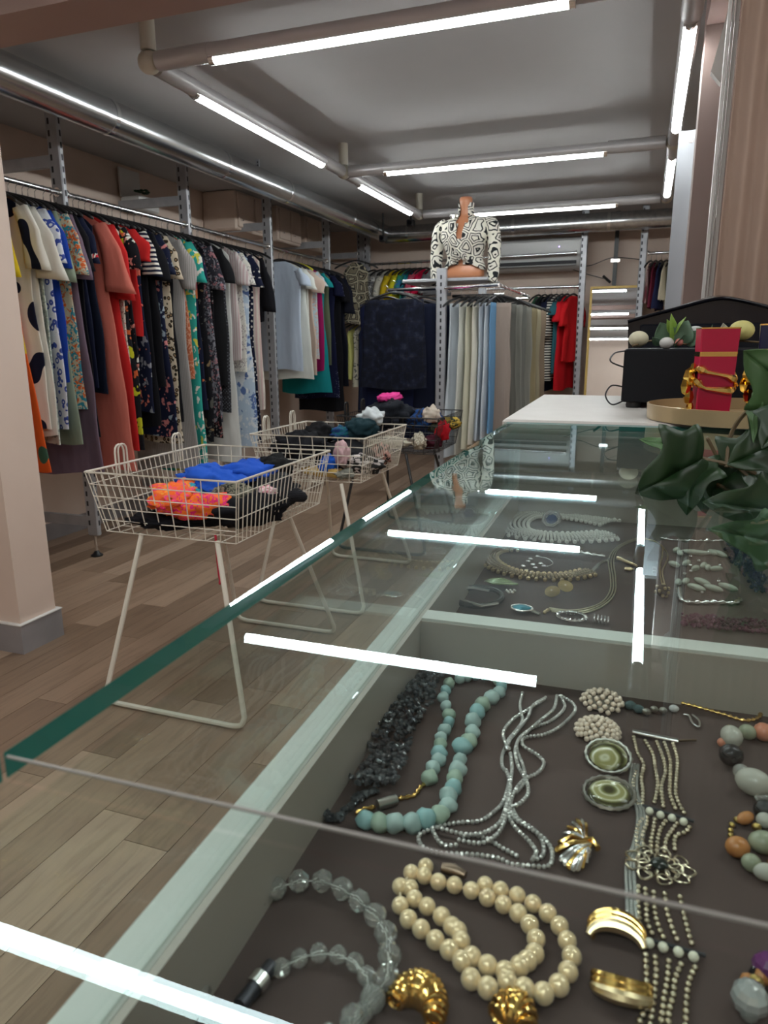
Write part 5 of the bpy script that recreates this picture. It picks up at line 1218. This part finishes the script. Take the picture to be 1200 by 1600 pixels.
# gold earrings
def twist(px, py, w_, label, n_, ang, mm, arc=2.4, thick=.004):
    e = root('gold_earring', px, py, label, 'earring', 'gold earrings near the pearls'); d = (FZ(px, py)-CO).length; Rr = w_/FP*d/2
    for k in range(n_):
        t = ang-arc/2+arc*k/(n_-1); f = math.sin(math.pi*(k+.7)/(n_+.4))
        c = Vector((Rr*.72*math.cos(t), Rr*.72*math.sin(t), .0)); rr_ = thick*(.55+.55*f)
        ring = [c+Vector((math.cos(t)*rr_*math.cos(u), math.sin(t)*rr_*math.cos(u), rr_*.9+rr_*math.sin(u))) for u in [i*math.pi/6 for i in range(12)]]
        MB().tube(ring, .00085+.0006*f, 6, True).build('ridge', mm, e)
    pts = [Vector((Rr*.72*math.cos(ang-arc/2+arc*k/14), Rr*.72*math.sin(ang-arc/2+arc*k/14), thick*.75)) for k in range(15)]
    MB().tube(pts, [thick*(.42+.4*math.sin(math.pi*k/14)) for k in range(15)], 10).build('core', mm, e)
twist(645, 1590, 76, 'ridged gold hoop earring at the bottom edge left', 17, 1.4, M_gold, 3.0, .0052)
twist(796, 1616, 56, 'ridged gold stud earring at the bottom edge below the pearls', 9, 1.5, M_gold, 2.2, .0055)
for k, (px, py, lb, an) in enumerate(((962, 1473, 'arched gold clip earring beside the bead strands, upper of the pair', 1.9), (970, 1546, 'arched gold clip earring beside the bead strands, lower of the pair', 4.6))):
    e = root('clip_earring', px, py, lb, 'earring', 'arched gold clip earrings'); d = (FZ(px, py)-CO).length; Rr = 34/FP*d
    for j, w_ in enumerate((-.0028, 0, .0028)):
        pts = [Vector((Rr*1.0*math.cos(t), w_*1.1+.55*Rr*math.sin(t)*(1 if k == 0 else -1), .002+.0035*math.sin(t))) for t in [.15+i*(math.pi-.3)/12 for i in range(13)]]
        MB().tube(pts, [.0014+.0014*math.sin(math.pi*i/12) for i in range(13)], 8).build('gold_band', M_pgold if j == 0 else M_gold, e)
    MB().box((-Rr*.9, -.002, .0), (-Rr*.75, .002, .004), bev=.0005).build('clip', M_gold, e, smooth=False)
# mixed stone bracelet
e = root('mixed_stone_bracelet', 1165, 1240, 'bracelet of mixed white, orange and green polished stones at the right edge', 'bracelet')
cst = {'w': mat('milky_quartz', (.60, .58, .51), .15, 0, Transmission_Weight=.3), 'g': noisy('sage_stone', (.22, .24, .16), (.34, .36, .26), 90, .25), 'c': mat('coral_stone', (.55, .20, .12), .3), 'k': mat('onyx', (.012, .012, .014), .08), 't': M_crystal, 'o': noisy('amber_stone', (.42, .16, .05), (.55, .25, .09), 70, .25), 'b': mat('brass_bead', (.50, .36, .12), .3, 1)}
for a, b_, r_, q_, c_ in ((330, 160, 45, 52, 'w'), (410, 140, 34, 34, 'g'), (490, 140, 44, 36, 'c'), (282, 192, 20, 20, 'c'), (328, 255, 50, 45, 'k'), (380, 340, 34, 34, 't'), (440, 390, 58, 66, 'w'), (485, 470, 20, 30, 't'), (500, 530, 44, 44, 'k'), (495, 582, 34, 30, 'w'), (400, 570, 46, 24, 'o'), (455, 615, 18, 18, 'b'), (357, 580, 14, 14, 'b'), (332, 605, 13, 13, 'b'), (325, 632, 12, 12, 'b'), (326, 656, 12, 12, 'b'), (360, 715, 50, 40, 'o'), (397, 742, 12, 12, 'b'), (430, 795, 38, 36, 'g'), (466, 805, 12, 12, 'b'), (500, 840, 36, 44, 'w'), (490, 692, 48, 54, 'g'), (545, 160, 30, 30, 'w'), (560, 800, 35, 35, 'o'), (590, 300, 35, 35, 'g')):
    px, py = 1040+a/3.2, 1100+b_/3.2; c = FZ(px, py, .005); d = (c-CO).length
    rx = r_/3.2*d/FP; ry = q_/3.2*d/FP*1.1; c = FZ(px, py, min(rx, ry))
    mb = MB().ball((0, 0, 0), (rx, ry, min(rx, ry)*.95), 14, 9); mb.build('stone_bead', cst[c_], e, c-e.location, (0, 0, a*.01))
e = root('crystal_ball_pendant', 1172, 1560, 'iridescent faceted crystal ball pendant at the bottom right corner', 'pendant')
d = (FZ(1172, 1560)-CO).length
MB().ball(FZ(1172, 1560, .0065)-e.location, .0068, 10, 8).build('crystal_ball', mat('iridescent_crystal', (.60, .62, .62), .05, .5, Coat_Weight=.6), e, smooth=False)
MB().ball(FZ(1171, 1583, .004)-e.location, .0034, 9, 6).build('small_crystal', M_crystal, e, smooth=False)
for a, b_, r_, c_ in ((1168, 1533, .003, 'o'), (1180, 1537, .0034, 'b'), (1190, 1525, .0034, 'o'), (1182, 1522, .003, 'k')):
    MB().ball(FZ(a, b_, r_)-e.location, r_, 8, 6).build('bead', cst[c_], e, smooth=False)
MB().ball(FZ(1200, 1512, .005)-e.location, .006, 9, 6).build('purple_bead', mat('amethyst', (.14, .04, .14), .15), e, smooth=False)
# ---- far tray
def band(name, px, py, label, cat, line, width, rows, r_, m, edge_r=None, me_=None, ox=700, oy=760, s=4, conv_=True, z_up=.0):
    e = root(name, px, py, label, cat); L_ = spline([FZ(a, b_, .001) for a, b_ in (conv(line, ox, oy, s))], 10); P = resample(L_, r_*2.1)
    for j in range(rows):
        mb = MB(); u = (j/(rows-1)-.5) if rows > 1 else 0; er = j in (0, rows-1) and edge_r
        for i, p in enumerate(P):
            if er and i % 2: continue
            a = P[max(0, i-1)]; b_ = P[min(len(P)-1, i+1)]; t = (b_-a).normalized(); nrm = Vector((-t.y, t.x, 0))
            rad = edge_r if er else r_
            mb.ball(p+nrm*width*u+Vector((0, 0, rad+z_up*(1-4*u*u)))-e.location, rad, 6, 4)
        mb.build('bead_row', (me_ if er and me_ else m), e)['kind'] = 'stuff'
    return e
seedw = mat('silvery_white_beads', (.82, .81, .76), .25, .1)
band('pearl_collar', 880, 825, 'white beaded collar necklace in the far tray, open to the right', 'necklace', [(1010, 240), (900, 215), (750, 190), (600, 180), (490, 185), (420, 215), (400, 255), (430, 295), (540, 320), (700, 330), (860, 330), (1010, 315)], 0.043, 8, .0020, seedw, .0028, mat('white_bead', (.9, .89, .84), .25), z_up=.003)
e = root('sapphire_brooch', 862, 821, 'octagonal blue gem brooch set in silver inside the beaded collar', 'brooch'); e.rotation_euler = (R(50), 0, R(-8)); e.location.z += .008
oc = [(math.cos(i*math.pi/4+math.pi/8), math.sin(i*math.pi/4+math.pi/8)) for i in range(8)]
MB().tube([(a*.0125, b_*.0125, .003) for a, b_ in oc], .0016, 6, True).build('setting', M_silver, e); MB().tube([(a*.0095, b_*.0095, .0035) for a, b_ in oc], .0010, 6, True).build('setting', M_silver, e)
MB().lathe([(.0075, .001), (.0075, .003), (.005, .0045)], 8).build('gem', mat('pale_sapphire', (.09, .14, .30), .05, .3), e, smooth=False)
band('gold_collar', 850, 895, 'pale gold rhinestone collar necklace in the far tray', 'necklace', [(420, 395), (330, 400), (260, 425), (250, 465), (300, 510), (400, 550), (520, 570), (650, 578), (780, 570), (890, 545)], .022, 6, .0018, mat('rose_gold_beads', (.62, .50, .36), .25, .8), .0024, M_pgold, z_up=.002)
e = root('rhinestone_necklace_tail', 930, 870, 'rhinestone chain running from the gold collar to its clasp', 'chain')
chain_tube(e, conv([(890, 545), (920, 510), (960, 475), (1010, 455)], 700, 760, 4), .0016, M_silver, 'chain', .0016, .5, .003); chain_tube(e, conv([(520, 378), (700, 385), (860, 420), (1000, 440)], 700, 760, 4), .0022, M_silver, 'rhinestone_row', .0022, .5, .0042)
e = root('flower_brooch', 835, 880, 'silver rhinestone flower brooch inside the gold collar', 'brooch')
for a, b_ in ((470, 500), (500, 470), (530, 490), (560, 440), (580, 485), (600, 500), (545, 510), (490, 525), (515, 455)):
    q = FZ(700+a/4, 760+b_/4, .003)-e.location; MB().ball(q, (.0032, .0022, .002), 7, 5).build('petal', M_silver, e, smooth=False)
chain_tube(e, conv([(560, 440), (620, 450), (655, 480), (620, 500), (570, 495)], 700, 760, 4), .0006, M_silver, 'wire', .001, 0)
e = root('black_bangle', 750, 935, 'black and silver hinged bangle next to the divider', 'bangle')
bp = [FZ(700+(190+150*math.cos(t))/4, 760+(690+58*math.sin(t))/4, .004)-e.location for t in [i*2*math.pi/28 for i in range(28)]]
MB().tube(bp, .0028, 10, True).build('band', mat('gunmetal', (.06, .065, .065), .15, .9), e)
MB().tube([FZ(724, 939, .006)-e.location, FZ(752, 947, .006)-e.location, FZ(778, 943, .006)-e.location], .0018, 8).build('silver_inlay', M_silver, e)
MB().tube([FZ(716, 918, .008)-e.location, FZ(740, 919, .008)-e.location, FZ(765, 924, .008)-e.location], .0018, 8).build('silver_inlay', M_silver, e)
e = root('leaf_brooch', 783, 920, 'green enamel leaf brooch leaning on the bangle', 'brooch')
o = leaf_mesh(.034, .010, False, .05, .1).build('enamel_leaf', mat('green_enamel', (.20, .28, .10), .2, .3), e, (-.017, .0, .007), (0, 0, R(-80)), True); md = o.modifiers.new('t', 'SOLIDIFY'); md.thickness = .001
for k in range(5): MB().ball(FZ(792+k*3, 923+(k % 2)*3, .005)-e.location, .0018, 6, 4).build('rhinestone', M_silver, e, smooth=False)
for k, (px, py, lb) in enumerate(((864, 935, 'gold shell earring with a pearl, front of the two'), (883, 926, 'gold shell earring with a pearl, rear of the two'))):
    e = root('shell_earring', px, py, lb, 'earring', 'gold shell earrings'); e.rotation_euler = (R(48), R(15 if k else -10), R(-10)); e.location.z += .006
    for j in range(5):
        r0 = .0068*(1-j*.18); MB().tube([(r0*math.cos(t), r0*.75*math.sin(t), 0.003+j*.0006) for t in [i*math.pi/10 for i in range(20)]], .0010, 6, True).build('gold_ring', mat('shell_gold', (.48, .36, .17), .3, .9), e)
    MB().ball((0, 0, .004), .0024, 10, 7).build('pearl', mat('blush_pearl', (.8, .66, .54), .25), e)
e = root('turquoise_ring', 815, 957, 'silver ring with an oval turquoise stone', 'ring')
MB().ball((0, 0, .005), (.0085, .0065, .002), 16, 7).build('stone', mat('turquoise_glass', (.01, .22, .30), .1, .1), e)
MB().tube([(.010*math.cos(t), .0078*math.sin(t), .0045) for t in [i*math.pi/12 for i in range(24)]], .0010, 6, True).build('bezel', M_silver, e)
MB().tube([(.007*math.cos(t), 0.0, .002+.0022*math.sin(t)) for t in [i*math.pi/8 for i in range(16)]], .0010, 6, True).build('hoop', M_silver, e)
MB().tube([(.010, 0, .003), (.017, -.002, .0015)], .0016, 7).build('link', M_dsilver, e)
e = root('twisted_ring', 893, 968, 'twisted silver ring beside a small coil by the divider', 'ring')
P = [Vector((.0125*math.cos(t), .0105*math.sin(t), .003)) for t in [i*2*math.pi/40 for i in range(40)]]
MB().tube(P, [.0012 if i % 2 else .0021 for i in range(40)], 7, True).build('twisted_hoop', M_silver, e)
for k in range(5): MB().tube([(.020+k*.003, .0035*math.cos(t)-k*.0008, .0038+.0035*math.sin(t)) for t in [i*math.pi/6 for i in range(12)]], .0009, 6, True).build('coil', M_silver, e)
e = root('snake_chain', 945, 920, 'triple pale gold snake chain necklace', 'necklace')
base_ = [(640, 770), (780, 785), (900, 765), (985, 720), (1030, 650), (1030, 560), (1020, 460), (1060, 385), (1160, 335), (1240, 320)]
for k in range(3):
    q = [(a+(k-1)*16*(1 if 985 <= a <= 1040 else .5), b_+(k-1)*(10 if a < 985 else 3)) for a, b_ in base_]
    chain_tube(e, conv(q, 700, 760, 4), .0008, mat('pale_gold_chain', (.55, .50, .36), .3, .9), 'chain', .0012, .08, .004)
chain_tube(e, conv([(600, 790), (620, 775), (640, 768)], 700, 760, 4), .0016, M_pgold, 'clasp', .002, .2)
e = root('gold_charm', 982, 893, 'small gold flower charm beside the snake chain', 'charm')
for k in range(5): MB().ball((.003*math.cos(k*1.256), .003*math.sin(k*1.256), .003), (.0024, .0016, .0016), 7, 5).build('petal', M_pgold, e)
MB().tube([FZ(965, 872, .003)-e.location, FZ(995, 884, .003)-e.location], [.0022, .0014], 7).build('bail', M_pgold, e)
# right part of the far tray
cR = lambda p: conv(p, 980, 840, 5.4545)
e = root('oblong_bead_necklace', 1090, 895, 'necklace of long greenish white beads under the ivy', 'necklace')
ob = mat('celadon_beads', (.46, .50, .42), .25)
for a, b_, an, L_ in ((420, 105, 60, 40), (450, 130, 100, 40), (580, 125, 0, 95), (725, 125, -60, 45), (785, 135, -55, 74), (400, 225, -45, 48), (505, 215, 60, 48), (582, 260, 60, 45), (652, 235, 70, 45), (690, 255, 85, 40), (760, 265, 25, 45), (437, 378, 90, 40), (500, 370, 70, 45), (590, 425, -40, 72), (640, 375, -50, 74), (735, 430, -38, 72), (860, 420, -40, 72)):
    px, py = cR([(a, b_)])[0]; d = (FZ(px, py)-CO).length; L2_ = L_/5.4545*d/FP*1.15
    MB().ball((0, 0, 0), (L2_, .0034, .0034), 12, 8).build('oblong_bead', ob, e, FZ(px, py, .0038)-e.location, (0, 0, R(an)))
for a, b_ in ((470, 125), (540, 160), (690, 125), (545, 290), (610, 200), (490, 310), (780, 375), (640, 470), (790, 240), (540, 240)):
    px, py = cR([(a, b_)])[0]; MB().ball(FZ(px, py, .003)-e.location, .0022, 7, 5).build('metal_bead', M_silver, e)
e = root('ball_pendant_necklace', 1035, 900, 'pierced bronze ball pendant on a fine chain', 'necklace')
chain_tube(e, cR([(150, 10), (230, 30), (300, 76), (345, 150), (330, 220), (300, 290), (320, 400)]), .0008, M_pgold, 'chain', .001, .4, .002); chain_tube(e, cR([(300, 76), (300, 150), (280, 230), (280, 320), (300, 400)]), .0008, M_pgold, 'chain', .001, .4, .002)
bc = Vector(FZ(1035, 923, .007))-e.location
MB().ball(bc, .0062, 10, 7).build('ball_core', mat('dark_bronze', (.05, .03, .015), .5, .7), e)
for k in range(12):
    th = k*2.4; zz = -.8+1.6*k/11; r0 = math.sqrt(1-zz*zz); c = bc+Vector((r0*math.cos(th), r0*math.sin(th), zz))*.0064; MB().ball(c, .0018, 6, 4).build('bronze_bead', M_pgold, e)
e = root('blue_bead_bundle', 1160, 875, 'bundle of dark blue glass bead strands at the right edge', 'necklace'); rb = random.Random(8); mb = MB()
for k in range(330):
    t = rb.random(); x_ = 830+t*260+rb.uniform(0, 120); y_ = 60+t*330+rb.uniform(-60, 76)
    px, py = cR([(x_, y_)])[0]; mb.ball(FZ(px, py, rb.uniform(.001, .007))-e.location, rb.uniform(.0013, .0024), 6, 4)
mb.build('glass_beads', mat('midnight_glass', (.015, .018, .06), .1, .2), e, smooth=False)['kind'] = 'stuff'
e = root('purple_bead_string', 1115, 968, 'strings of small plum coloured beads before the divider', 'necklace'); mb = MB()
for k in range(260):
    t = rb.random(); px, py = cR([(470+t*720, 640+t*60+rb.uniform(0, 110))])[0]; mb.ball(FZ(px, py, rb.uniform(.001, .004))-e.location, rb.uniform(.0012, .0021), 6, 4)
mb.build('plum_beads', mat('plum_glass', (.13, .045, .075), .15), e, smooth=False)['kind'] = 'stuff'
e = root('silver_link_bracelet', 1105, 942, 'clear and silver link bracelet below the oblong beads', 'bracelet')
chain_tube(e, cR([(440, 430), (460, 530), (600, 555), (740, 550), (900, 560), (960, 530)]), .0022, M_silver, 'links', .0022, .5, .004)
e = root('thin_silver_bangle', 1090, 845, 'thin silver bracelet chain at the back of the far tray', 'bracelet')
chain_tube(e, cR([(280, 0), (400, 22), (560, 25), (700, 28), (860, 20)]), .0012, M_silver, 'chain', .0015, .4, .003)
MB().ball(FZ(1106, 845, .003)-e.location, .0035, 7, 5).build('charm', M_silver, e, smooth=False)
